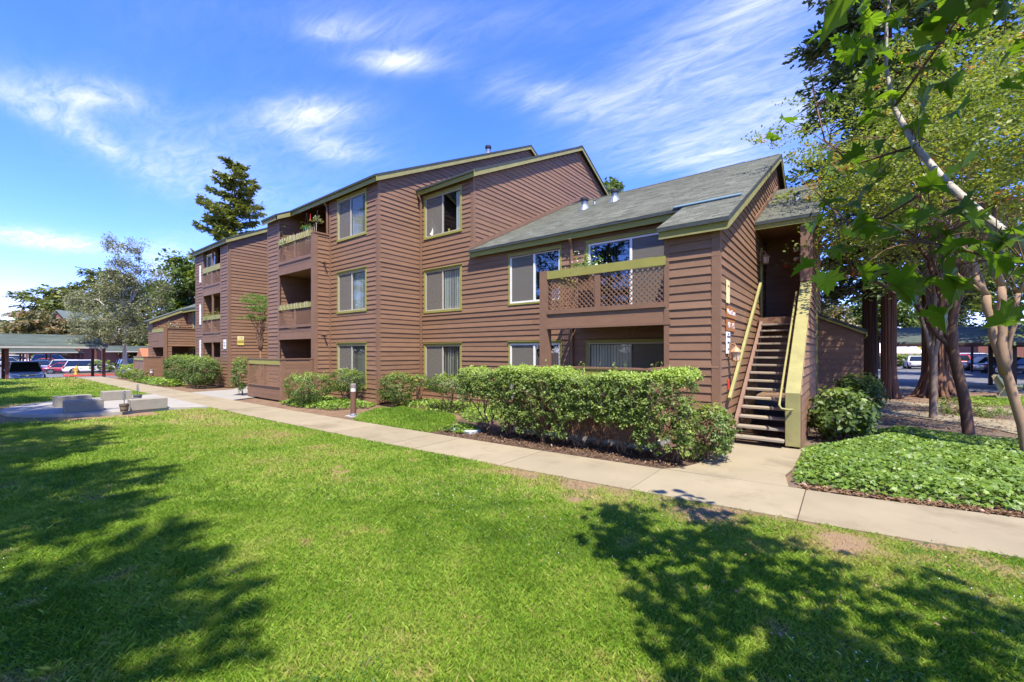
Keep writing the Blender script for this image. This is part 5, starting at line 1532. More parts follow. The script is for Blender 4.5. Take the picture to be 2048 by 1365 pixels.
# trees beyond the buildings, left to right
conifer('cedar_tree', -58.6, 20.2, 24.8, 'tall ragged conifer rising alone behind the roofs', 4.0, 'leaf_cedar', 'far_trunk', .4, levels=36, per=270, leaf=.50, droop=-.05, irregular=.52, up=.34, taper=.7, r_top=1.0, tone=(.48, .66), zlow=.2)
broad_tree('leafy_tree', -53.8, 15.5, 14.5, 'bright green leafy tree between the far block and the birch', [(0, 0, 8.4, 4.6, 4.6, 4.0), (2.6, 2, 11.6, 2.6, 2.6, 2.0), (-3, -.5, 7.2, 3, 3, 2.8)], 150, 90, .42, 'leaf_bright', 'far_trunk', .3, .3, tone=(.3, .55), clump_r=1.15)
broad_tree('leafy_tree', -57, 21.5, 12.0, 'yellowish leafy tree behind the roof terrace', [(0, 0, 7.4, 4.5, 4.5, 3.6)], 70, 70, .45, 'leaf_autumn', 'far_trunk', .3, .3, tone=(.2, .5), clump_r=1.2)
broad_tree('birch_tree', -45.0, 7.8, 11.6, 'silvery birch with a pale trunk beside the carport', [(0, 0, 9.3, 1.5, 1.5, 2.1), (0, .3, 8.2, 1.6, 1.7, 1.4), (.3, .8, 6.6, 2.0, 2.4, 2.4), (-.5, -1.2, 5.2, 2.2, 2.3, 2.2), (.5, -.4, 3.6, 2.2, 2.8, 1.3)], 230, 120, .19, 'leaf_silver', 'bark_white', .15, .36, tone=(.15, .75), clump_r=.55, flat=.9, shape='needle', limbs=22, droop=.1)
TG = 'dark conifers beyond the car park'
conifer('cedar_tree', -126, 9.8, 14.5, 'dark bushy conifer, lowest of the row beyond the carport roof', 6.5, 'leaf_cedar', 'far_trunk', .5, z0=LOT_Z, levels=20, per=70, leaf=1.1, droop=.05, irregular=.4, up=.2, taper=.6, r_top=2.2, tone=(.34, .6), group=TG)
conifer('cedar_tree', -121, 13.0, 15.5, 'dark bushy conifer in the middle of the row beyond the carport roof', 6.5, 'leaf_cedar', 'far_trunk', .5, z0=LOT_Z, levels=20, per=70, leaf=1.1, droop=.05, irregular=.4, up=.2, taper=.6, r_top=2.2, tone=(.34, .6), group=TG)
conifer('cedar_tree', -118, 17.6, 18.5, 'dark bushy conifer, tallest of the row beyond the carport roof', 7.5, 'leaf_cedar', 'far_trunk', .5, z0=LOT_Z, levels=22, per=80, leaf=1.15, droop=.05, irregular=.4, up=.2, taper=.6, r_top=2.2, tone=(.34, .6), group=TG)
conifer('cedar_tree', -110, 22.0, 15.5, 'dark bushy conifer just behind the birch', 7.5, 'leaf_cedar', 'far_trunk', .5, z0=LOT_Z, levels=22, per=80, leaf=1.15, droop=.05, irregular=.4, up=.2, taper=.6, r_top=2.2, tone=(.34, .6), group=TG)
broad_tree('russet_tree', -97, 7.6, 8.6, 'olive and russet round tree above the carport roof', [(0, 0, 5.6, 4.4, 4.4, 2.9), (1.5, 4, 5, 3, 4, 2.2)], 130, 60, .5, 'leaf_autumn', 'far_trunk', .3, .3, z0=LOT_Z, tone=(.25, .6), clump_r=1.0)
for i, (x, y, h) in enumerate(((-172, 2, 8), (-168, 8.5, 10), (-165, 14, 7.5))):
    broad_tree('leafy_tree', x, y, h, ['small pale tree at the far end of the car park, lowest of three', 'small pointed tree at the far end of the car park, highest of three', 'small pale tree at the far end of the car park next to the dark conifers'][i], [(0, 0, h * .6, 5, 5, h * .38)], 50, 40, .9, 'leaf_bright', 'far_trunk', .3, .3, z0=LOT_Z, tone=(.3, .5), clump_r=1.6, group='small trees at the far end of the car park')
broad_tree('leafy_tree', -17.4, 37, 18.4, 'green tree showing just past the main ridge', [(0, 0, 15.6, 2.0, 2.0, 2.6)], 40, 60, .34, 'leaf_bright', 'far_trunk', .3, .5, tone=(.25, .5), clump_r=.9)

# right hand grove
RG = 'big redwoods beside the shed'
def redwood(x, y, r, label, bark, h=24, per=120, zlow=.20, sector=None, flare=1.6, levels=30, rad=2.7):
    t = conifer('redwood_tree', x, y, h, label, rad, 'leaf_red', bark, r, zlow=zlow, levels=levels, per=per, leaf=.34, droop=.55, irregular=.4, up=.05, taper=.5, r_top=1.2, tone=(.15, .65), group=RG, flare=flare, sector=sector)
    # fibrous ridges and buttress roots
    m = MB()
    for k in range(26):
        a = k * 6.283 / 26 + rng.normal(0, .06)
        rr = lambda z: r * (1.0 + (flare - 1.0) * max(0, 1 - z / 1.2) ** 2)
        pts = [(math.cos(a + .05 * math.sin(z * 1.3 + k)) * rr(z), math.sin(a + .05 * math.sin(z * 1.3 + k)) * rr(z), z) for z in (-.05, .12, .4, .9, 1.6, 2.6, 4.0, 5.6)]
        m.tube(pts, [.085 * r / .32, .06 * r / .32, .05 * r / .32, .042 * r / .32, .04 * r / .32, .04 * r / .32, .036 * r / .32, .03 * r / .32], 5)
    m.build('bark_ridges', M_[bark], t, smooth=True)
    for k in range(7):
        a = rng.random() * 6.28; L_ = r * (2.0 + 1.3 * rng.random())
        m = MB(); m.tube([(math.cos(a) * r * .8, math.sin(a) * r * .8, .28), (math.cos(a) * r * 1.5, math.sin(a) * r * 1.5, .06), (math.cos(a + .2) * L_, math.sin(a + .2) * L_, -.05)], [r * .34, r * .2, r * .06], 7)
        m.build('root', M_[bark], t, smooth=True)
    return t
redwood(.87, 24.6, .24, 'dark redwood trunk touching the corner of the shed', 'bark_dark')
redwood(1.45, 23.8, .23, 'straight orange-brown redwood in front of the carport post', 'bark_red')
redwood(3.05, 25.2, .42, 'massive redwood with spreading roots behind the pale slim tree', 'bark_red', flare=1.75, rad=3.6)
redwood(9.5, 31.5, .4, 'redwood deep in the shade behind the concrete bench', 'bark_dark', h=22, per=90, zlow=.18, rad=4.2)

def crape(x, y, bark, label, fork_z, stems, crown, n_clump, per, tr, lean, tone=(.2, .62), leaf=.085):
    """vase-shaped small tree with many rising stems"""
    t = empty('crape_myrtle', (x, y, 0), 0, label, 'tree', 'slim vase-shaped trees in the ivy bed')
    CC = []
    tot = sum(c[3] * c[4] * c[5] for c in crown)
    for (dx, dy, cz, rx, ry, rz) in crown:
        k = max(3, int(n_clump * rx * ry * rz / tot))
        d = norm(rng.normal(0, 1, (k, 3))) * (.30 + .70 * rng.random((k, 1)) ** .55)
        CC.append(np.stack([dx + d[:, 0] * rx, dy + d[:, 1] * ry, cz + d[:, 2] * rz], 1))
    C = np.concatenate(CC)
    P, D = foliage_clumps(C, .42 * (.5 + .9 * rng.random(len(C))), per, .38)
    warm = np.repeat(np.where(rng.random(len(C)) > .88, .34, 0) + rng.normal(0, .10, len(C)), per)
    leaves('crown', P, leaf * (.55 + .8 * rng.random(len(P))), D * .4 + np.array([0, 0, .9]), shape='diamond', m=M_['leaf_crape'], tone=tone[0] + tone[1] * rng.random(len(P)) * .8 + warm, parent=t, jitter=.6)
    s = MB()
    top = (lean[0], lean[1], fork_z)
    st0 = stems[len(stems) // 2]
    s.tube([(0, 0, -.06), (0, 0, .05), (lean[0] * .25, lean[1] * .25, fork_z * .4), (lean[0] * .8, lean[1] * .8, fork_z * .85), top, (top[0] + st0[0] * .03, top[1] + st0[1] * .03, fork_z + tr * 1.6), (top[0] + st0[0] * .08, top[1] + st0[1] * .08, fork_z + tr * 4)], [tr * 1.35, tr * 1.08, tr, tr * .98, tr * 1.02, tr * .8, tr * .35], 14)
    s.build('trunk', M_[bark], t, smooth=True)
    for (ex, ey, ez, r) in stems:
        s = MB()
        e = np.array([lean[0] + ex, lean[1] + ey, ez])
        k = np.array(top) + (e - np.array(top)) * .45 + np.array([ex * -.12, ey * -.12, .12])
        p1 = limb_tube(s, (top[0], top[1], top[2] - tr * 1.6), k, r, r * .75, 9, .06, 6)
        limb_tube(s, k, e, r * .75, r * .45, 8, .10, 5)
        near = C[np.argsort(((C - e) ** 2).sum(1))[:26]]
        for q in range(7):
            tg = near[rng.integers(len(near))]
            limb_tube(s, e if q > 2 else k, tg, r * .36, r * .07, 5, .16, 5)
        for q in range(12):
            tg = near[rng.integers(len(near))]
            st = e + (tg - e) * .5
            limb_tube(s, e + (tg - e) * .15, tg, r * .16, r * .04, 4, .2, 4)
        s.build('limb', M_[bark], t, smooth=True)
    return t
crape(1.98, 16.9, 'bark_grey', 'slim pale-grey tree with many stems spreading from one trunk', 1.75,
      [(-.75, .1, 4.2, .060), (-.35, .3, 5.2, .055), (.05, -.2, 5.4, .055), (.35, .2, 5.0, .055), (.85, 0, 4.4, .050), (-.1, .4, 4.6, .045), (.5, -.3, 3.6, .04)],
      [(-.4, 0, 6.6, 2.6, 2.2, 2.2), (-2.0, -1.4, 8.0, 1.5, 1.4, 1.7), (-3.2, -2.4, 8.1, 1.1, 1.0, .9), (.9, .2, 4.9, 1.8, 1.8, 1.0), (1.4, .3, 7.8, 2.2, 2, 2), (.4, .2, 9.8, 2.4, 2.0, 1.3)], 600, 48, .088, (.0, .0))
crape(2.21, 13.97, 'bark_brown', 'dark reddish-brown tree leaning left out of the ivy', 2.05,
      [(-1.75, -.2, 3.9, .062), (-.55, .2, 4.6, .085), (.12, .1, 4.9, .10), (.45, .2, 5.0, .05)],
      [(-1.6, 0, 5.6, 1.7, 1.5, 1.9), (-.2, .2, 6.3, 2.2, 1.8, 1.6), (1.4, .3, 5.2, 1.6, 1.4, 1.5), (-2.5, -.1, 4.5, 1.0, .9, .8), (-2.6, .2, 6.4, 1.1, 1, 1.1), (.5, .9, 8.2, 2.4, 1.8, 1.2)], 500, 48, .10, (-.27, .05))
crape(2.44, 11.04, 'bark_tan', 'smooth tan tree with a forked trunk at the near end of the ivy', 1.62,
      [(-.62, .15, 4.2, .075), (-.10, .1, 4.5, .075), (.5, .1, 4.2, .04)],
      [(-.3, .6, 5.4, 1.8, 1.4, 1.3), (1.4, .2, 5.0, 1.6, 1.5, 1.3), (-1.6, 1.0, 5.9, 1.0, 1.0, .9), (1.0, .8, 6.9, 1.9, 1.4, .9)], 320, 46, .068, (-.26, .02))

# background greenery behind the right hand carport
BG = 'trees lining the road behind the carport'
for i, (x, y, h, mm, lb) in enumerate(((-2.5, 57, 8.0, 'leaf_autumn', 'yellowing tree seen between the stair wall and the first redwood'), (2.8, 62, 9.5, 'leaf_bright', 'green tree beyond the road between two redwoods'),
        (10.5, 84, 13, 'leaf_cedar', 'dark tree beyond the road right of the massive redwood'), (17, 58, 13, 'leaf_bright', 'spreading green tree over the right hand carport'),
        (14, 44, 12, 'leaf_cedar', 'dark spreading tree behind the tan forked tree'), (22, 74, 14, 'leaf_cedar', 'dark tree at the far end of the road'), (-9, 60, 12, 'leaf_cedar', 'dark tree behind the lower wing roof'),
        (6.5, 48, 14, 'leaf_crape', 'olive tree overhanging the road behind the massive redwood'), (3, 96, 10, 'leaf_bright', 'pale tree closing the far end of the road'), (12, 102, 11, 'leaf_cedar', 'dark tree closing the far end of the road'), (-6, 92, 10, 'leaf_autumn', 'yellowish tree far behind the shed'), (28, 88, 11, 'leaf_bright', 'pale tree far behind the second carport'))):
    broad_tree('roadside_tree', x, y, h, lb, [(0, 0, h * .66, h * .34, h * .34, h * .32), (h * .2, -h * .1, h * .5, h * .25, h * .25, h * .2)], 110, 70, .36, mm, 'far_trunk', .25, .35, tone=(.15, .55), clump_r=1.0, group=BG)
b = shrub('hedge', 9.5, 72.5, 15, 1.6, 1.5, .05, 'clipped hedge along the far side of the road', 240, 40, .22, None, tone0=.35, cat='hedge')

# lacy shrub tree in the entry between the two blocks
broad_tree('lace_maple', -23.3, 9.2, 4.9, 'small lacy bright green tree in the gap between the blocks', [(-.2, -.1, 4.55, 1.0, .8, .28), (.3, .1, 4.1, .9, .8, .22), (-.1, -.2, 3.65, .8, .7, .15)], 90, 50, .085, 'leaf_lace', 'twig', .05, .4, tone=(.3, .6), clump_r=.26, flat=.25, shape='needle')

# conifers on the south edge of the lawn: out of the picture, they shade its left half
SGp = 'conifers along the south edge of the lawn'
for i, (x, y, h, rb) in enumerate(((.9, -5.35, 15.0, 2.5), (-3.4, -5.4, 16.8, 2.7), (-8.0, -5.2, 17.5, 2.9), (-13.0, -5.2, 18.5, 3.0), (-19.0, -4.6, 17.0, 2.9), (-26.5, -4.8, 17, 2.8), (-34, -4.9, 17, 2.8))):
    conifer('cedar_tree', x, y, h, 'conifer at the south edge of the lawn, %s' % ['nearest the photographer', 'second along', 'third along', 'level with the plaza', 'just past the plaza', 'halfway to the carport', 'nearest the carport'][i], rb, 'leaf_red', 'bark_dark', .2, zlow=.10, levels=30, per=90, leaf=.36, droop=.10, irregular=.45, up=.1, taper=.45, r_top=.9, tone=(.2, .5), group=SGp)

# ---- the maple that leans in from the right ---------------------------------
MAPLE = np.array([(0, 0), (-.12, .10), (-.10, .26), (-.30, .44), (-.06, .42), (.06, .40), (.02, .62), (.16, .56), (.30, .72), (.34, .50), (.40, .34), (.56, .40), (.58, .28), (.80, .26), (.74, .15), (1.02, 0)])
def maple_mesh(fold, curl, tone, k):
    up = [(x, y) for x, y in MAPLE]
    V, F = [], []
    cen = (.30, 0)
    outline = up + [(x, -y) for x, y in up[-2:0:-1]]
    V.append((.30, 0, 0))
    for x, y in outline:
        z = fold * abs(y) - curl * (x - .3) ** 2 + .03 * math.sin(9 * x + 5 * y + k)
        V.append((x, y, z))
    n = len(outline)
    for i in range(n): F.append((0, 1 + i, 1 + (i + 1) % n))
    me = bpy.data.meshes.new('leaf'); me.from_pydata(V, [], F)
    at = me.attributes.new('tone', 'FLOAT', 'POINT'); at.data.foreach_set('value', [tone] * len(V))
    me.materials.append(M_['leaf_maple'])
    return me
def maple():
    org = Vector((2.3, 2.2, 0))
    t = empty('maple_tree', org, 0, 'maple leaning in from the right with large lobed leaves and a mottled pale branch', 'tree')
    meshes = [maple_mesh(f, c, tn, k) for k, (f, c, tn) in enumerate(((.35, .5, .3), (.2, .8, .55), (.6, .4, .45), (-.2, .7, .75), (.4, .6, .12), (.25, -.4, .95), (.7, .5, .5), (.3, .9, .38)))]
    m = MB(org)
    m.tube([(2.3, 2.2, -.1), (2.28, 2.22, .1), (2.15, 2.35, 1.2), (1.75, 2.7, 1.75)], [.16, .12, .10, .085], 14); m.build('trunk', M_['maple_bark'], t, smooth=True)
    main = [(1.75, 2.70, 1.75), (1.1, 3.12, 2.08), (.80, 3.34, 2.33), (.60, 3.47, 2.66), (.47, 3.62, 2.93), (.36, 3.80, 3.24), (.27, 3.98, 3.60), (.23, 4.06, 3.95), (.24, 4.10, 4.30), (.28, 4.1, 4.75)]
    m = MB(org); m.tube(main, [.042, .032, .025, .022, .020, .018, .015, .012, .009, .006], 12); m.build('branch', M_['maple_bark'], t, smooth=True)
    subs = [[(.27, 3.98, 3.60), (.55, 3.75, 3.95), (.9, 3.6, 4.10), (1.5, 3.4, 4.35)], [(.36, 3.80, 3.24), (.05, 3.95, 3.25), (-.12, 4.0, 3.5), (-.2, 4.05, 3.95)],
            [(.47, 3.62, 2.93), (.2, 3.7, 2.78), (.02, 3.8, 2.80), (-.1, 3.9, 2.98)], [(.80, 3.34, 2.33), (.62, 3.3, 2.38), (.45, 3.3, 2.48), (.28, 3.4, 2.55)],
            [(.60, 3.47, 2.66), (.4, 3.5, 2.55), (.22, 3.6, 2.60)], [(1.1, 3.12, 2.08), (1.05, 3.2, 2.6), (1.0, 3.3, 3.0), (.9, 3.4, 3.35)], [(.9, 3.6, 4.10), (.6, 3.7, 4.5), (.2, 3.9, 4.8)],
            [(1.75, 2.70, 1.75), (1.6, 2.9, 2.5), (1.3, 3.1, 3.2), (.9, 3.3, 3.8), (.5, 3.6, 4.4)], [(1.6, 2.9, 2.5), (1.5, 3.1, 2.9), (1.25, 3.35, 3.1)]]
    tw = []
    for sb in subs:
        m = MB(org); m.tube(sb, list(np.linspace(.009, .004, len(sb))), 7); m.build('branch', M_['twig'], t, smooth=True)
        for a, b in zip(sb[:-1], sb[1:]):
            for k in range(3): tw.append((np.array(a) + (np.array(b) - np.array(a)) * rng.random(), .3))
    for a, b in zip(main[3:-1], main[4:]):
        for k in range(2): tw.append((np.array(a) + (np.array(b) - np.array(a)) * rng.random(), .25))
    # canopy above and behind the camera: it throws the dappled shade on the lawn
    pet = MB(org)
    spots = []
    for p, s in tw:
        for k in range(3):
            q = p + rng.normal(0, .16, 3) + np.array([0, 0, -.03])
            pet.tube([tuple(p), tuple((p + q) / 2 + np.array([0, 0, .03])), tuple(q)], [.0035, .0025, .002], 4)
            spots.append(q)
    extra = []
    for k in range(120):   # more sprays toward the top right
        q = np.array([rng.uniform(-.15, 1.9), 0, 0]); q[1] = 4.05 - .62 * q[0] + rng.normal(0, .18); q[2] = rng.uniform(3.55, 5.0) - .25 * q[0]
        extra.append(q)
    spots += extra
    tag(pet.build('petioles', M_['twig'], t), kind='stuff')
    R.shuffle(spots)
    for i, q in enumerate(spots[:200]):
        o = bpy.data.objects.new('leaf', meshes[i % len(meshes)])
        o.location = Vector(q) - org
        s = R.uniform(.10, .175); o.scale = (s, s, s)
        o.rotation_euler = (R.gauss(0, .6), R.gauss(.55, .5), R.uniform(0, 6.28))
        link(o, t)
    # the rest of the crown, out of the picture to the south-east
    n = 330
    C = np.stack([rng.uniform(-.7, 3.6, n), rng.uniform(.2, 3.5, n), rng.uniform(3.7, 6.0, n)], 1)
    Dp = C[:, 0] * FW[0] + C[:, 1] * FW[1]; lat = (C[:, 0] * RT[0] + C[:, 1] * RT[1]) / np.maximum(Dp, .1)
    sx, sy_ = C[:, 0] - .4 * C[:, 2], C[:, 1] + .36 * C[:, 2]
    k = (sx > -.75 - (sy_ - 2.33) * .69) & (sy_ < 4.95) & ((Dp < .25) | (C[:, 2] > 2.35 + .84 * Dp) | (lat > .8)) & (fbm(C[:, 0] * 1.3 + 2, C[:, 1] * 1.3, 2) > .50)
    C = C[k]
    P, D = foliage_clumps(C, .34, 17, .5)
    leaves('crown', P - np.array(org), .17 * (.7 + .5 * rng.random(len(P))), D * .4 + np.array([0, 0, 1.]), shape='ivy', m=M_['leaf_maple'], tone=.3 + .4 * rng.random(len(P)), parent=t, jitter=.5)
    s = MB(org)
    hid = C[(C[:, 0] * FW[0] + C[:, 1] * FW[1]) < -.1]
    for q in range(6):
        e = hid[rng.integers(len(hid))]; b = np.array((2.16, 2.33, 1.1))
        kn = b + (e - b) * .4 + np.array([0, 0, .5])
        pts = [tuple((1 - u) ** 2 * b + 2 * u * (1 - u) * kn + u * u * e) for u in np.linspace(0, 1, 9)]
        s.tube(pts, list(np.linspace(.042, .010, 9)), 9)
        for w in range(4):
            st = np.array(pts[4 + w]); near = C[np.argsort(((C - st) ** 2).sum(1))[1 + rng.integers(12)]]
            s.tube([tuple(st), tuple((st + near) / 2 + np.array([0, 0, .06])), tuple(near)], [.014, .009, .004], 6)
    s.build('limb', M_['maple_bark'], t, smooth=True)
maple()
# ------------------------------------------------------------------ carports
def carport(name, x0, x1, y0, y1, z0, eave, ridge, axis, label, bays, base, slope_side=1, post=.17, group='carports', m_beam='carport_wood', front_edge='gutter', tiles=True):
    """open shelter on posts; axis 'y': the eave faces +x and the roof climbs away from it"""
    t = empty(name, ((x0 + x1) / 2, (y0 + y1) / 2, base), 0, label, 'carport', group)
    org = Vector(((x0 + x1) / 2, (y0 + y1) / 2, base))
    M = lambda: MB(org)
    ax = axis == 'y'
    def q(a, b, z): return (b, a, z) if ax else (a, b, z)     # a along, b across
    a0, a1 = (y0, y1) if ax else (x0, x1)
    b0, b1 = (x1, x0) if ax else (y0, y1)                     # b0 is the low eave seen in the photo
    m = M()
    m.prism([q(a0, b0, eave), q(a0, b1, ridge), q(a0, b1, ridge - .08), q(a0, b0, eave - .08)], Vector(q(a1, 0, 0)) - Vector(q(a0, 0, 0)))
    ro = m.build('roof', M_['shingle_far'], t)
    at = ro.data.attributes.new('tone', 'FLOAT', 'POINT'); at.data.foreach_set('value', [.45] * len(ro.data.vertices))
    L_ = math.hypot(b1 - b0, ridge - eave); n = int(L_ / .22)
    m = M()
    for i in range(n):
        f0, f1 = i / n, (i + 1.1) / n
        zA, zB = eave + (ridge - eave) * f0, eave + (ridge - eave) * min(f1, 1)
        bA, bB = b0 + (b1 - b0) * f0, b0 + (b1 - b0) * min(f1, 1)
        k = a0
        while k < a1:
            e = min(k + R.uniform(.6, 1.4), a1)
            m.poly([q(k, bA, zA + .001), q(e, bA, zA + .001), q(e, bA, zA + .03), q(k, bA, zA + .03), q(e, bB, zB + .008), q(k, bB, zB + .008)], [(0, 1, 2, 3), (3, 2, 4, 5)])
            k = e + .004
    o = m.build('shingles', M_['shingle_far'], ro); tag(o, kind='stuff')
    at = o.data.attributes.new('tone', 'FLOAT', 'POINT'); at.data.foreach_set('value', np.repeat(np.clip(rng.normal(.42, .12, len(o.data.vertices) // 6), .1, .9), 6))
    sgn = 1 if b1 > b0 else -1
    m = M(); p0, p1 = q(a0, b0 - .03 * sgn, eave - .13), q(a1, b0 - .03 * sgn, eave - .13); m.bar(p0, p1, .05, .14); m.build('gutter', M_[front_edge], t)
    for f in (.12, .88):
        bb = b0 + (b1 - b0) * f; zz = eave + (ridge - eave) * f - .22
        m = M(); m.bar(q(a0, bb, zz), q(a1, bb, zz), .12, .26); m.build('beam', M_[m_beam], t)
    for i in range(bays + 1):
        aa = a0 + .12 + (a1 - a0 - .24) * i / bays
        for f in (.12, .88):
            bb = b0 + (b1 - b0) * f; zz = eave + (ridge - eave) * f - .3
            m = M(); m.bar(q(aa, bb, base - .05), q(aa, bb, zz), post, post); m.build('post', M_[m_beam], t)
        m = M(); m.bar(q(aa, b0 + .1 * sgn, eave - .12), q(aa, b1 - .1 * sgn, ridge - .12), .1, .16); m.build('rafter', M_[m_beam], t)
    for i in range(1, bays * 4):
        aa = a0 + (a1 - a0) * i / (bays * 4)
        m = M(); m.bar(q(aa, b0 + .05 * sgn, eave - .11), q(aa, b1 - .05 * sgn, ridge - .11), .05, .1); m.build('rafter', M_[m_beam], t)
    return t
carport('carport', -50.4, -44.2, -12.8, 6.7, LOT_Z, 2.34, 3.28, 'y', 'long brown carport with a grey-green roof across the left end of the lawn', 4, LOT_Z + .4)
carport('carport', -84, -78, 2.0, 9.0, LOT_Z, 1.95, 2.5, 'y', 'small carport on slim posts behind the parked grey car', 3, LOT_Z)
carport('carport', -76.5, -70.5, 10.2, 22.0, LOT_Z, 2.05, 2.7, 'y', 'carport with red-brown posts behind the white crossover', 5, LOT_Z)
carport('carport', -104, -98, 6.0, 12.0, LOT_Z, 1.9, 2.4, 'y', 'low far carport at the end of the row', 2, LOT_Z)
carport('carport', 1.75, 20.6, 30.9, 36.5, 0, 2.40, 3.4, 'x', 'dark carport spanning behind the redwoods on the right', 4, 0, m_beam='carport_dark', front_edge='carport_dark')
carport('carport', 9.3, 13.8, 45.0, 60, 0, 2.55, 2.9, 'x', 'second carport over the parked dark cars', 2, 0, m_beam='carport_dark')

# ------------------------------------------------------------------ cars
def car(name, loc, rz, body, label, L=4.6, W=1.82, H=1.65, kind='suv', cat='car', group='parked cars', details=True):
    """car pointing along +x; body loft, glasshouse, wheels, lamps"""
    t = empty(name, loc, rz, label, cat, group)
    hl, hw = L / 2, W / 2
    suv = kind == 'suv'
    zs = H * (.58 if suv else .60)            # shoulder line
    hood = H * (.56 if suv else .54)
    # stations from nose to tail: x, half width factor, low z, top z
    st = [(-1.0, .70, .42, zs * .80), (-.985, .86, .30, zs * .93), (-.93, .95, .24, zs * .985), (-.6, 1.0, .20, zs), (0, 1.0, .19, zs), (.36, 1.0, .20, zs * .985), (.5, .995, .21, hood), (.78, .96, .22, hood * .93), (.93, .86, .24, hood * .82), (.985, .72, .30, hood * .70), (1.0, .62, .40, hood * .56)]
    V, F = [], []
    for (fx, fw, zl, zt) in st:
        w = hw * fw; x = fx * hl
        ring = [(0, zl), (w * .86, zl), (w * .97, zl + .10), (w, zl + (zt - zl) * .50), (w * .965, zl + (zt - zl) * .86), (w * .87, zt), (w * .5, zt + .012), (0, zt + .018)]
        ring = ring + [(-y, z) for y, z in ring[-2:0:-1]]
        V += [(x, y, z) for y, z in ring]
    n = 14
    for i in range(len(st) - 1):
        for k in range(n): F.append((i * n + k, i * n + (k + 1) % n, (i + 1) * n + (k + 1) % n, (i + 1) * n + k))
    F.append(tuple(range(n))[::-1]); F.append(tuple(range((len(st) - 1) * n, len(st) * n)))
    m = MB(); m.poly(V, F)
    bo = m.build('body', body, t, smooth=True)
    md = bo.modifiers.new('s', 'SUBSURF'); md.levels = 1; md.render_levels = 1
    # glasshouse
    if suv: bx = (-.93, .44); tx = (-.80, .16)
    else: bx = (-.66, .42); tx = (-.36, .12)
    zb, zt = zs * .97, H - .045
    wb, wt = hw * .90, hw * .70
    gl = MB(); gl.hexa([(bx[0] * hl, -wb, zb), (bx[1] * hl, -wb, zb), (bx[1] * hl, wb, zb), (bx[0] * hl, wb, zb), (tx[0] * hl, -wt, zt), (tx[1] * hl, -wt, zt), (tx[1] * hl, wt, zt), (tx[0] * hl, wt, zt)])
    gl.build('windows', M_['car_glass'], t)
    rf = MB(); e = .03
    rf.hexa([(tx[0] * hl - e, -wt - e, zt - .012), (tx[1] * hl + e, -wt - e, zt - .012), (tx[1] * hl + e, wt + e, zt - .012), (tx[0] * hl - e, wt + e, zt - .012),
             (tx[0] * hl + .1, -wt + .1, H), (tx[1] * hl - .12, -wt + .1, H - .005), (tx[1] * hl - .12, wt - .1, H - .005), (tx[0] * hl + .1, wt - .1, H)])
    rf.build('roof', body, t, bevel=.03)
    for s in (-1, 1):
        lines = [((bx[1] * hl + .01, s * (wb + .005), zb - .02), (tx[1] * hl + .02, s * (wt + .01), zt), .07), ((bx[0] * hl - .01, s * (wb + .004), zb - .02), (tx[0] * hl - .01, s * (wt + .01), zt), .12)]
        for f in ((-.08, -.08), (-.50, -.48)) if suv else ((-.10, -.12),):
            lines.append(((f[0] * hl, s * (wb + .004), zb), (f[1] * hl, s * (wt + .008), zt), .06))
        for a, b, w in lines:
            p = MB(); p.bar(a, b, w, .035, (1, 0, 0)); p.build('pillar', body if w > .065 else M_['black_plastic'], t)
        mi = MB(); mi.hexa([(.40 * hl, s * (hw * .93), zs + .02), (.44 * hl, s * (hw * .93), zs + .02), (.46 * hl, s * (hw * 1.13), zs + .04), (.41 * hl, s * (hw * 1.13), zs + .04), (.40 * hl, s * (hw * .93), zs + .13), (.43 * hl, s * (hw * .93), zs + .14), (.45 * hl, s * (hw * 1.12), zs + .16), (.40 * hl, s * (hw * 1.12), zs + .16)])
        mi.build('mirror', body, t, bevel=.02)
        # door seams and handles
        for f in (-.08, .34, -.52):
            d = MB(); d.box(f * hl - .008, f * hl + .008, s * hw * .995 - .012, s * hw * .995 + .012, .34, zs * .9); d.build('door_seam', M_['black_plastic'], t)
        for f in (.0, -.43):
            d = MB(); d.box(f * hl - .09, f * hl + .09, s * hw * 1.0 - .02, s * hw * 1.0 + .025, zs * .80, zs * .80 + .03); d.build('door_handle', body, t)
        sk = MB(); sk.box(-.56 * hl, .56 * hl, s * hw * .90 - .04, s * hw * .99 - .01 if s > 0 else s * hw * .90 + .04, .19, .32) if s > 0 else sk.box(-.56 * hl, .56 * hl, -hw * .99 + .01, -hw * .90 + .04, .19, .32)
        sk.build('sill', M_['black_plastic'], t)
    # wheels
    wr = H * (.205 if suv else .225)
    for fx in (-.62, .62):
        for s in (-1, 1):
            yc = s * (hw - .09)
            a = MB(); a.tube([(fx * hl, s * (hw - .30), wr + .02), (fx * hl, s * (hw + .004), wr + .02)], wr * 1.18, 22); a.build('wheel_arch', M_['black_plastic'], t)
            w = empty('wheel', (fx * hl, yc, wr)); w.parent = t
            y0, y1 = (-.10, .105)
            k = MB(); k.tube([(0, y0, 0), (0, y0 + .03, 0), (0, y1 - .03, 0), (0, y1, 0)], [wr * .9, wr, wr, wr * .9], 24); k.build('tyre', M_['tyre'], w)
            k = MB(); yo = .108 * s
            k.tube([(0, yo - .01 * s, 0), (0, yo + .004 * s, 0)], wr * .20, 12)
            for sp in range(5):
                an = sp * 2 * math.pi / 5 + .3
                k.bar((math.cos(an) * wr * .12, yo, math.sin(an) * wr * .12), (math.cos(an) * wr * .66, yo, math.sin(an) * wr * .66), wr * .2, .014, (0, 1, 0))
            for sp in range(18):
                an, bn = sp * 2 * math.pi / 18, (sp + 1) * 2 * math.pi / 18
                k.bar((math.cos(an) * wr * .68, yo, math.sin(an) * wr * .68), (math.cos(bn) * wr * .68, yo, math.sin(bn) * wr * .68), wr * .1, .014, (0, 1, 0))
            k.build('rim', M_['rim'], w)
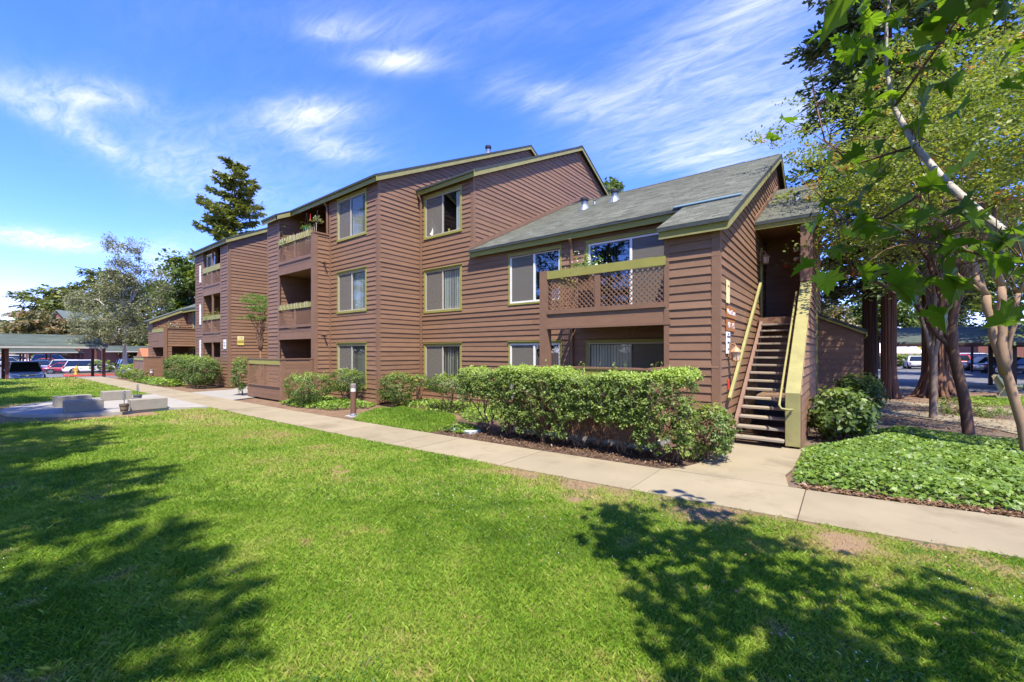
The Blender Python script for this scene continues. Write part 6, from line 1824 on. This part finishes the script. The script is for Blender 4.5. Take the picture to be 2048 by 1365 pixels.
    # lamps, grille, bumper, plates
    xf = .955 * hl; zl = hood * .72
    for s in (-1, 1):
        k = MB(); k.hexa([(xf + .05, s * hw * .40, zl), (xf - .16, s * hw * .90, zl + .03), (xf - .20, s * hw * .88, zl + .03), (xf, s * hw * .40, zl), (xf + .03, s * hw * .40, zl + .11), (xf - .20, s * hw * .87, zl + .16), (xf - .24, s * hw * .84, zl + .16), (xf - .03, s * hw * .40, zl + .11)])
        k.build('headlight', M_['light_glass'], t)
        k = MB(); k.box(xf - .10, xf + .03, min(s * hw * .55, s * hw * .78), max(s * hw * .55, s * hw * .78), .40, .50); k.build('fog_light', M_['light_glass'], t)
        k = MB()
        if suv: k.box(-.985 * hl, -.92 * hl, min(s * hw * .66, s * hw * .90), max(s * hw * .66, s * hw * .90), zs * .70, zs * 1.02)
        else: k.box(-.99 * hl, -.90 * hl, min(s * hw * .46, s * hw * .88), max(s * hw * .46, s * hw * .88), zs * .70, zs * .86)
        k.build('tail_light', M_['tail_glass'], t, bevel=.02)
    k = MB(); k.box(xf - .05, xf + .068, -hw * .40, hw * .40, zl - .10, zl + .08); k.build('grille', M_['black_plastic'], t, bevel=.02)
    k = MB(); k.box(xf, xf + .082, -hw * .42, hw * .42, zl + .045, zl + .075); k.box(xf, xf + .086, -.06, .06, zl - .03, zl + .045); k.build('grille_bar', M_['chrome'], t)
    k = MB(); k.box(xf - .14, xf + .085, -hw * .62, hw * .62, .26, .44); k.build('bumper', M_['black_plastic'], t, bevel=.03)
    k = MB(); k.box(xf + .085, xf + .10, -.17, .17, .42, .53); k.build('number_plate', M_['plate'], t)
    k = MB(); k.box(-hl - .015, -hl + .03, -.17, .17, zs * .56, zs * .56 + .11); k.build('number_plate', M_['plate'], t)
    k = MB(); k.box(-hl - .01, -hl + .20, -hw * .78, hw * .78, .27, .42); k.build('rear_bumper', M_['black_plastic'], t, bevel=.03)
    return t
P_silver = paint('silver_paint', (.36, .38, .42)); P_white = paint('white_paint', (.74, .75, .76)); P_dark = paint('dark_blue_paint', (.018, .025, .05)); P_black = paint('black_paint', (.02, .02, .022))
P_red = paint('red_paint', (.55, .04, .03)); P_orange = paint('orange_paint', (.60, .10, .03)); P_blue = paint('blue_paint', (.05, .10, .22)); P_maroon = paint('maroon_paint', (.35, .02, .05))
Z = LOT_Z
car('parked_car', (-48.3, 2.75, Z), 0.0, P_silver, 'silver-grey SUV facing the lawn under the carport', 4.6, 1.85, 1.69)
car('parked_car', (-64.2, 8.6, Z), math.radians(84), P_white, 'white crossover parked broadside beyond the red kerb', 4.75, 1.86, 1.55)
car('parked_car', (-70.5, 7.9, Z), math.radians(75), P_white, 'white hatchback parked just left of the white crossover', 4.2, 1.78, 1.5)
car('parked_car', (-73.5, 5.8, Z), math.radians(70), P_blue, 'blue car showing its tail between the SUV and the white hatchback', 4.5, 1.8, 1.45, 'sedan')
car('parked_car', (-68.0, 6.9, Z), math.radians(80), P_maroon, 'small maroon car at the tail of the white crossover', 3.6, 1.6, 1.2, 'sedan')
car('parked_car', (-92, 7.6, Z), math.radians(80), P_orange, 'orange car glimpsed over the hood of the silver SUV', 4.4, 1.8, 1.45, 'sedan')
car('parked_car', (-96, 8.6, Z), math.radians(80), P_white, 'white van behind the orange car', 5.2, 1.95, 2.0)
car('parked_car', (-55.6, 10.2, Z), math.radians(2), P_black, 'black SUV beside the birch trunk', 4.7, 1.88, 1.72)
car('parked_car', (-60.5, 13.6, Z), math.radians(2), P_dark, 'dark blue car behind the black SUV by the birch', 4.5, 1.82, 1.5, 'sedan')
car('parked_car', (-106, 4.6, Z), math.radians(78), P_silver, 'silver car far down the lot, left of the carport post', 4.5, 1.8, 1.5, 'sedan')
car('parked_car', (-118, 6.2, Z), math.radians(80), P_white, 'white pickup-sized car far down the lot, behind the silver one', 5.2, 1.95, 1.8)
# right hand road
car('parked_car', (6.3, 65.5, 0), math.radians(92), P_white, 'white sedan seen from behind between two redwoods', 4.6, 1.84, 1.45, 'sedan')
car('parked_car', (9.9, 69.5, 0), math.radians(95), P_red, 'red car half hidden by the massive redwood', 4.5, 1.84, 1.6)
car('parked_car', (12.2, 72.5, 0), math.radians(18), P_white, 'white SUV parked behind the dark blue sedan', 4.8, 1.9, 1.75)
car('parked_car', (11.4, 62.0, 0), math.radians(18), P_dark, 'dark blue sedan beside the white SUV', 4.6, 1.84, 1.45, 'sedan')
car('parked_car', (11.6, 56.5, 0), math.radians(18), P_dark, 'dark sedan nearest the second carport post', 4.6, 1.84, 1.45, 'sedan')
car('parked_car', (17.0, 66, 0), math.radians(18), P_red, 'red car deep under the right hand carport', 4.4, 1.8, 1.5)

# ------------------------------------------------------------------ plaza furniture
def block(x0, x1, y0, y1, label):
    org = Vector(((x0 + x1) / 2, (y0 + y1) / 2, .09))
    b = MB(org); b.box(x0, x1, y0, y1, .09, .42)
    o = b.build('concrete_bench', M_['concrete_block'], None, bevel=.012); o.location = org
    tag(o, label, 'bench', 'concrete block benches on the plaza')
block(-18.66, -18.15, 1.82, 2.66, 'concrete block bench nearest the shaded tip of the plaza, in front')
block(-17.72, -17.20, 3.13, 4.02, 'concrete block bench beside the wooden tub, nearest the path')
block(-20.85, -20.33, 1.80, 2.69, 'concrete block bench behind the front one, half in tree shade')
block(-22.0, -21.5, 3.13, 3.94, 'concrete block bench beside the grey bucket, farthest back')
def tub(name, x, y, r0, r1, h, m, label, chain_h):
    t = empty(name, (x, y, .09), 0, label, 'planter', 'planters with hanging chains on the plaza')
    b = MB(); b.lathe([(r0, 0), (r1, h), (r1 - .02, h), (r0, .03)], n=16); b.build('tub', M_[m], t)
    for k in (.25, .75):
        b = MB(); rr = r0 + (r1 - r0) * k; b.lathe([(rr + .004, h * k - .012), (rr + .006, h * k + .012)], n=16); b.build('hoop', M_['metal_dark'], t)
    p = MB(); p.tube([(0, 0, h * .3), (0, 0, chain_h)], .008, 6); p.build('rod', M_['metal_dark'], t)
    for k in range(6):
        z = h + .12 + k * (chain_h - h - .12) / 6
        b = MB(); ang = k % 2 * 1.57
        ring = [(.035 * math.cos(a) * math.cos(ang), .035 * math.cos(a) * math.sin(ang), z + .05 * math.sin(a)) for a in np.linspace(0, 2 * math.pi, 11)]
        b.tube(ring, .007, 5, cap=False); b.build('link', M_['metal_grey'], t)
tub('planter_tub', -17.15, 2.96, .085, .12, .24, 'bucket_wood', 'weathered wooden tub with a chain on a rod beside the near bench', .62)
tub('planter_tub', -20.72, 3.95, .10, .14, .22, 'bucket_grey', 'grey bucket with a chain on a rod beside the back bench', .60)

def bollard(x, y, z, h, r, label):
    t = empty('bollard_light', (x, y, z), 0, label, 'bollard light', 'brown bollard lights along the path')
    b = MB(); b.box(-.17, .17, -.17, .17, -.02, .025); b.build('footing', M_['kerb'], t)
    b = MB(); b.lathe([(r, .02), (r, h * .76)], n=20); b.build('post', M_['bollard'], t, smooth=False)
    b = MB(); b.lathe([(r * 1.25, .025), (r * 1.2, .07), (r * 1.02, .085)], n=20); b.build('base_ring', M_['metal_grey'], t)
    b = MB(); b.lathe([(r * .92, h * .76), (r * .92, h * .88)], n=20); b.build('lens', M_['bollard_lens'], t)
    b = MB(); b.lathe([(r, h * .88), (r, h * .985), (r * .85, h)], n=20); b.build('cap', M_['cap_grey'], t)
bollard(-11.42, 7.04, .0, .96, .082, 'brown bollard light by the path near the small lawn patch')
bollard(-33.3, 7.0, .0, .82, .09, 'smaller brown bollard light by the path below the roof terrace')

m = MB((-7.1, 7.3, 0)); m.box(-7.45, -6.75, 7.12, 7.46, -.01, .07); o = m.build('utility_lid', M_['lid'], None, bevel=.012); o.location = (-7.1, 7.3, 0); tag(o, 'flat blue-grey utility box lid at the left foot of the long hedge', 'utility box')

# hydrant
def hydrant():
    t = empty('fire_hydrant', (-59.6, 6.75, LOT_Z + .17), 0, 'yellow fire hydrant on the red-kerbed island', 'fire hydrant')
    b = MB(); b.lathe([(.19, 0), (.19, .06), (.13, .07), (.13, .55), (.17, .57), (.17, .62), (.13, .64), (.11, .74), (.04, .80), (.04, .86)], n=14); b.build('barrel', M_['hydrant'], t)
    for d in ((1, 0), (-1, 0), (0, -1)):
        b = MB(); b.tube([(0, 0, .42), (d[0] * .21, d[1] * .21, .42)], .065, 10); b.tube([(d[0] * .21, d[1] * .21, .42), (d[0] * .25, d[1] * .25, .42)], .085, 8); b.build('outlet', M_['hydrant'], t)
hydrant()
m = MB(); m.box(-.04, .04, -.04, .04, 0, 2.9); o = m.build('sign_pole', M_['metal_grey'], None); o.location = (-61.5, 8.2, LOT_Z + .1); tag(o, 'plain grey sign pole on the island in front of the white crossover', 'pole')

# warning sign on the right
t = empty('road_sign', (7.3, 70.2, 0), math.radians(-5), 'yellow diamond road sign behind the white sedan', 'road sign')
m = MB(); m.box(-.04, .04, -.03, .03, 0, 3.0); m.build('pole', M_['metal_grey'], t)
m = MB(); m.prism([(0, -.05, 2.0), (.95, -.05, 2.95), (0, -.05, 3.9), (-.95, -.05, 2.95)], (0, .02, 0)); pl = m.build('plate', M_['sign_yellow'], t)
m = MB(); m.box(-.07, .07, -.058, -.051, 2.55, 3.3); m.prism([(-.3, -.058, 3.1), (.3, -.058, 3.1), (0, -.058, 3.5)], (0, .006, 0)); m.build('arrow', M_['text_dark'], pl)

# concrete bench with green slats on the right
def bench():
    t = empty('park_bench', (5.35, 26.6, 0), math.radians(-12), 'bench with concrete ends and green slats facing the car park', 'bench')
    prof = [(-.30, 0), (.30, 0), (.34, .10), (.22, .16), (.26, .36), (.36, .40), (.36, .46), (-.12, .42), (-.34, .92), (-.46, .90), (-.30, .40), (-.20, .16), (-.34, .10)]
    for y in (-.62, .62):
        m = MB(); m.prism([(x, y - .06, z) for x, z in prof], (0, .12, 0)); m.build('end_frame', M_['bench_conc'], t, bevel=.01)
    for k in range(4):
        m = MB(); x = -.06 + k * .115; m.box(x, x + .10, -.78, .78, .455 + k * .006, .49 + k * .006); m.build('slat', M_['bench_green'], t)
    for k in range(4):
        m = MB(); a = Vector((-.12 - k * .055, 0, .53 + k * .115)); m.bar((a.x, -.78, a.z), (a.x, .78, a.z), .10, .035, (1, 0, .42)); m.build('slat', M_['bench_green'], t)
bench()

# ------------------------------------------------------------------ balcony life
def pot_plant(name, loc, r, h, leaf_n, spread, m_leaf, label, pot='terracotta', flowers=None, leaf=.05, cat='potted plant', hang=0.0, tall=1.0):
    t = empty(name, loc, 0, label, cat, 'plants on the balconies')
    b = MB(); b.lathe([(r * .72, 0), (r, h), (r * .9, h), (r * .7, .02)], n=12); b.build('pot', M_[pot], t)
    if hang:
        for a in (0, 2.1, 4.2):
            b = MB(); b.tube([(r * math.cos(a), r * math.sin(a), h), (0, 0, h + hang)], .004, 4); b.build('cord', M_['metal_dark'], t)
    P = np.stack([rng.normal(0, spread * .5, leaf_n), rng.normal(0, spread * .5, leaf_n), h + np.abs(rng.normal(0, spread * tall * .5, leaf_n)) - (.1 if hang else 0)], 1)
    leaves('foliage', P, leaf * (.6 + .8 * rng.random(leaf_n)), np.tile([0, 0, 1.], (leaf_n, 1)), shape='oval', m=M_[m_leaf], tone=.4 + .5 * rng.random(leaf_n), parent=t, jitter=.8)
    if flowers:
        n = 60
        P = np.stack([rng.normal(0, spread * .55, n), rng.normal(0, spread * .5, n), h + .06 + np.abs(rng.normal(0, spread * .45, n))], 1)
        o = leaves('flowers', P, .045 * (.7 + .6 * rng.random(n)), rng.normal(0, 1, (n, 3)) + np.array([0, -.6, .6]), shape='oval', m=M_[flowers], parent=t, jitter=.5, kind='stuff')
pot_plant('flower_planter', (-5.1, 9.62, 3.80), .26, .16, 260, .40, 'leaf_lace', 'white flowering planter on the balcony before the sliding door', 'white', 'flower_white', .06)
# the planter stands on a small stand
m = MB(); m.box(-5.3, -4.9, 9.5, 9.74, 2.87, 3.79); o = m.build('plant_stand', M_['trim_brown'], None, bevel=.01); tag(o, 'brown stand under the white flowering planter', 'stand')
pot_plant('hanging_plant', (-17.95, 8.9, 7.02), .10, .13, 130, .2, 'leaf_lace', 'hanging basket of pale leaves in the top balcony', 'blue_glass', None, .07, hang=.62)
pot_plant('hanging_plant', (-17.05, 8.9, 7.25), .06, .06, 150, .17, 'leaf_silver', 'pale air plant hanging at the right of the top balcony', 'terracotta', None, .09, hang=.4)
pot_plant('potted_plant', (-19.3, 8.85, 6.35), .18, .2, 260, .42, 'leaf_lace', 'leafy potted plant spilling over the left of the top balcony rail', 'terracotta', None, .08)
pot_plant('potted_plant', (-28.9, 8.8, 3.5), .2, .3, 130, .35, 'leaf_lace', 'green potted plant on the middle balcony of the far block', 'terracotta', None, .08)
pot_plant('potted_plant', (-27.7, 8.8, 3.6), .2, .3, 130, .35, 'leaf_bright', 'red flowering pot on the middle balcony of the far block', 'terracotta', 'flower_red', .08)
for i, (x, fl) in enumerate(((-35.1, 'flower_white'), (-35.7, 'flower_red'), (-36.6, 'flower_red'))):
    pot_plant('potted_plant', (x, 8.5, 3.18), .22, .3, 120, .4, 'leaf_autumn', ['pale flowering pot on the roof terrace near the glass door', 'russet pot in the middle of the roof terrace', 'russet pot at the left of the roof terrace'][i], 'terracotta', fl, .09)
m = MB(); m.lathe([(.02, 0), (.13, .05), (.15, .13), (.08, .22), (.03, .28), (.01, .5)], n=12); o = m.build('bird_feeder', M_['blue_glass'], None, smooth=True); o.location = (-27.3, 9.0, 1.55 + .25); tag(o, 'blue glass feeder hanging in the ground floor recess of the far block', 'bird feeder')
m = MB(); m.lathe([(.01, 0), (.055, .012), (.035, .05), (.006, .08), (.004, .3)], n=10); o = m.build('bird_feeder', M_['red_box'], None, smooth=True); o.location = (-18.0 + .35, 8.9, 7.38); tag(o, 'small red feeder hanging in the top balcony', 'bird feeder')
for i in range(6):
    m = MB(); m.tube([(0, 0, 0), (0, 0, .75)], .012, 5); o = m.build('plant_stake', M_['cord'], None); o.location = (-17.85 + i * .17, 8.82, 6.35 + R.uniform(-.08, .1)); tag(o, 'thin pale stake behind the top balcony rail, %s' % ['leftmost of six', 'second from the left', 'third from the left', 'third from the right', 'second from the right', 'rightmost of six'][i], 'stake', 'stakes behind the top balcony rail')
# wire patio chairs behind the hedge fence
def wire_chair(x, y, rz, label):
    t = empty('patio_chair', (x, y, .12), rz, label, 'chair', 'mesh patio chairs behind the hedge')
    m = MB()
    arc = [(.25 * math.cos(a), .0, .62 + .62 * max(0, math.sin(a)) ** .7) for a in np.linspace(0, math.pi, 11)]
    m.tube([(.25, 0, 0)] + arc + [(-.25, 0, 0)], .012, 6); m.build('back_frame', M_['metal_grey'], t)
    m = MB()
    for k in range(7):
        xx = -.21 + k * .07; m.bar((xx, .01, .5), (xx, .01, 1.22 - abs(xx) * .7), .012, .006)
    for k in range(8):
        z = .55 + k * .075; m.bar((-.22, .01, z), (.22, .01, z), .01, .006)
    m.build('back_mesh', M_['metal_grey'], t)
    m = MB(); m.box(-.25, .25, -.46, -.01, .42, .45); m.build('seat', M_['metal_grey'], t)
    for xx in (-.24, .24):
        m = MB(); m.tube([(xx, -.44, 0), (xx, -.42, .45)], .012, 6); m.build('leg', M_['metal_grey'], t)
wire_chair(-3.75, 9.3, .2, 'grey mesh patio chair nearest the storage bay')
wire_chair(-4.05, 9.0, -.3, 'grey mesh patio chair left of the other one')
wire_chair(-7.9, 10.2, .4, 'grey mesh patio chair in front of the lower white window')

# far buildings
def far_house(x, y, w, d, h, hr, rz, label, wall):
    t = empty('house', (x, y, LOT_Z), rz, label, 'house', 'houses beyond the car park')
    m = MB(); m.prism([(-w / 2, -d / 2, 0), (w / 2, -d / 2, 0), (w / 2, -d / 2, h), (0, -d / 2, hr), (-w / 2, -d / 2, h)], (0, d, 0)); m.build('wall', M_[wall], t)
    m = MB()
    m.prism([(-w / 2 - .3, -d / 2 - .3, h - .1), (0, -d / 2 - .3, hr + .08), (0, -d / 2 - .3, hr + .25), (-w / 2 - .3, -d / 2 - .3, h + .1)], (0, d + .6, 0))
    m.prism([(w / 2 + .3, -d / 2 - .3, h - .1), (0, -d / 2 - .3, hr + .08), (0, -d / 2 - .3, hr + .25), (w / 2 + .3, -d / 2 - .3, h + .1)], (0, d + .6, 0))
    ro = m.build('roof', M_['shingle_far'], t)
    at = ro.data.attributes.new('tone', 'FLOAT', 'POINT'); at.data.foreach_set('value', [.7] * len(ro.data.vertices))
    for xx in (-w * .25, w * .2):
        m = MB(); m.box(xx - .6, xx + .6, -d / 2 - .05, -d / 2 - .01, h * .35, h * .75); f = m.build('window', M_['olive'], t)
        m = MB(); m.box(xx - .5, xx + .5, -d / 2 - .06, -d / 2 - .052, h * .38, h * .72); m.build('pane', M_['car_glass'], f)
M_['brick_red'] = mat('red_brown_wall', (.22, .085, .06), .8, .12, 2)
far_house(-106, 13.0, 6, 12, 5.0, 9.0, math.radians(52), 'red-brown house with a steep grey gable above the carport roof', 'brick_red')
far_house(-128, 24, 26, 12, 3.2, 4.2, math.radians(80), 'low red-brown building across the car park', 'brick_red')
far_house(24, 92, 22, 12, 5.2, 7.2, math.radians(10), 'red-brown apartment house at the far end of the right hand road', 'brick_red')
m = MB()
t = empty('wood_pile', (-39.4, 8.1, 1.2), 0, 'small red playhouse roof showing above the far patio fence', 'playhouse')
m = MB(); m.prism([(-.9, -.5, .3), (.9, -.5, .3), (0, -.5, .95)], (0, 1.0, 0)); m.build('roof', M_['terracotta'], t)
m = MB(); m.box(-.7, .7, -.4, .4, -1.2, .3); m.build('wall', M_['brick_red'], t)
t.name = 'playhouse'
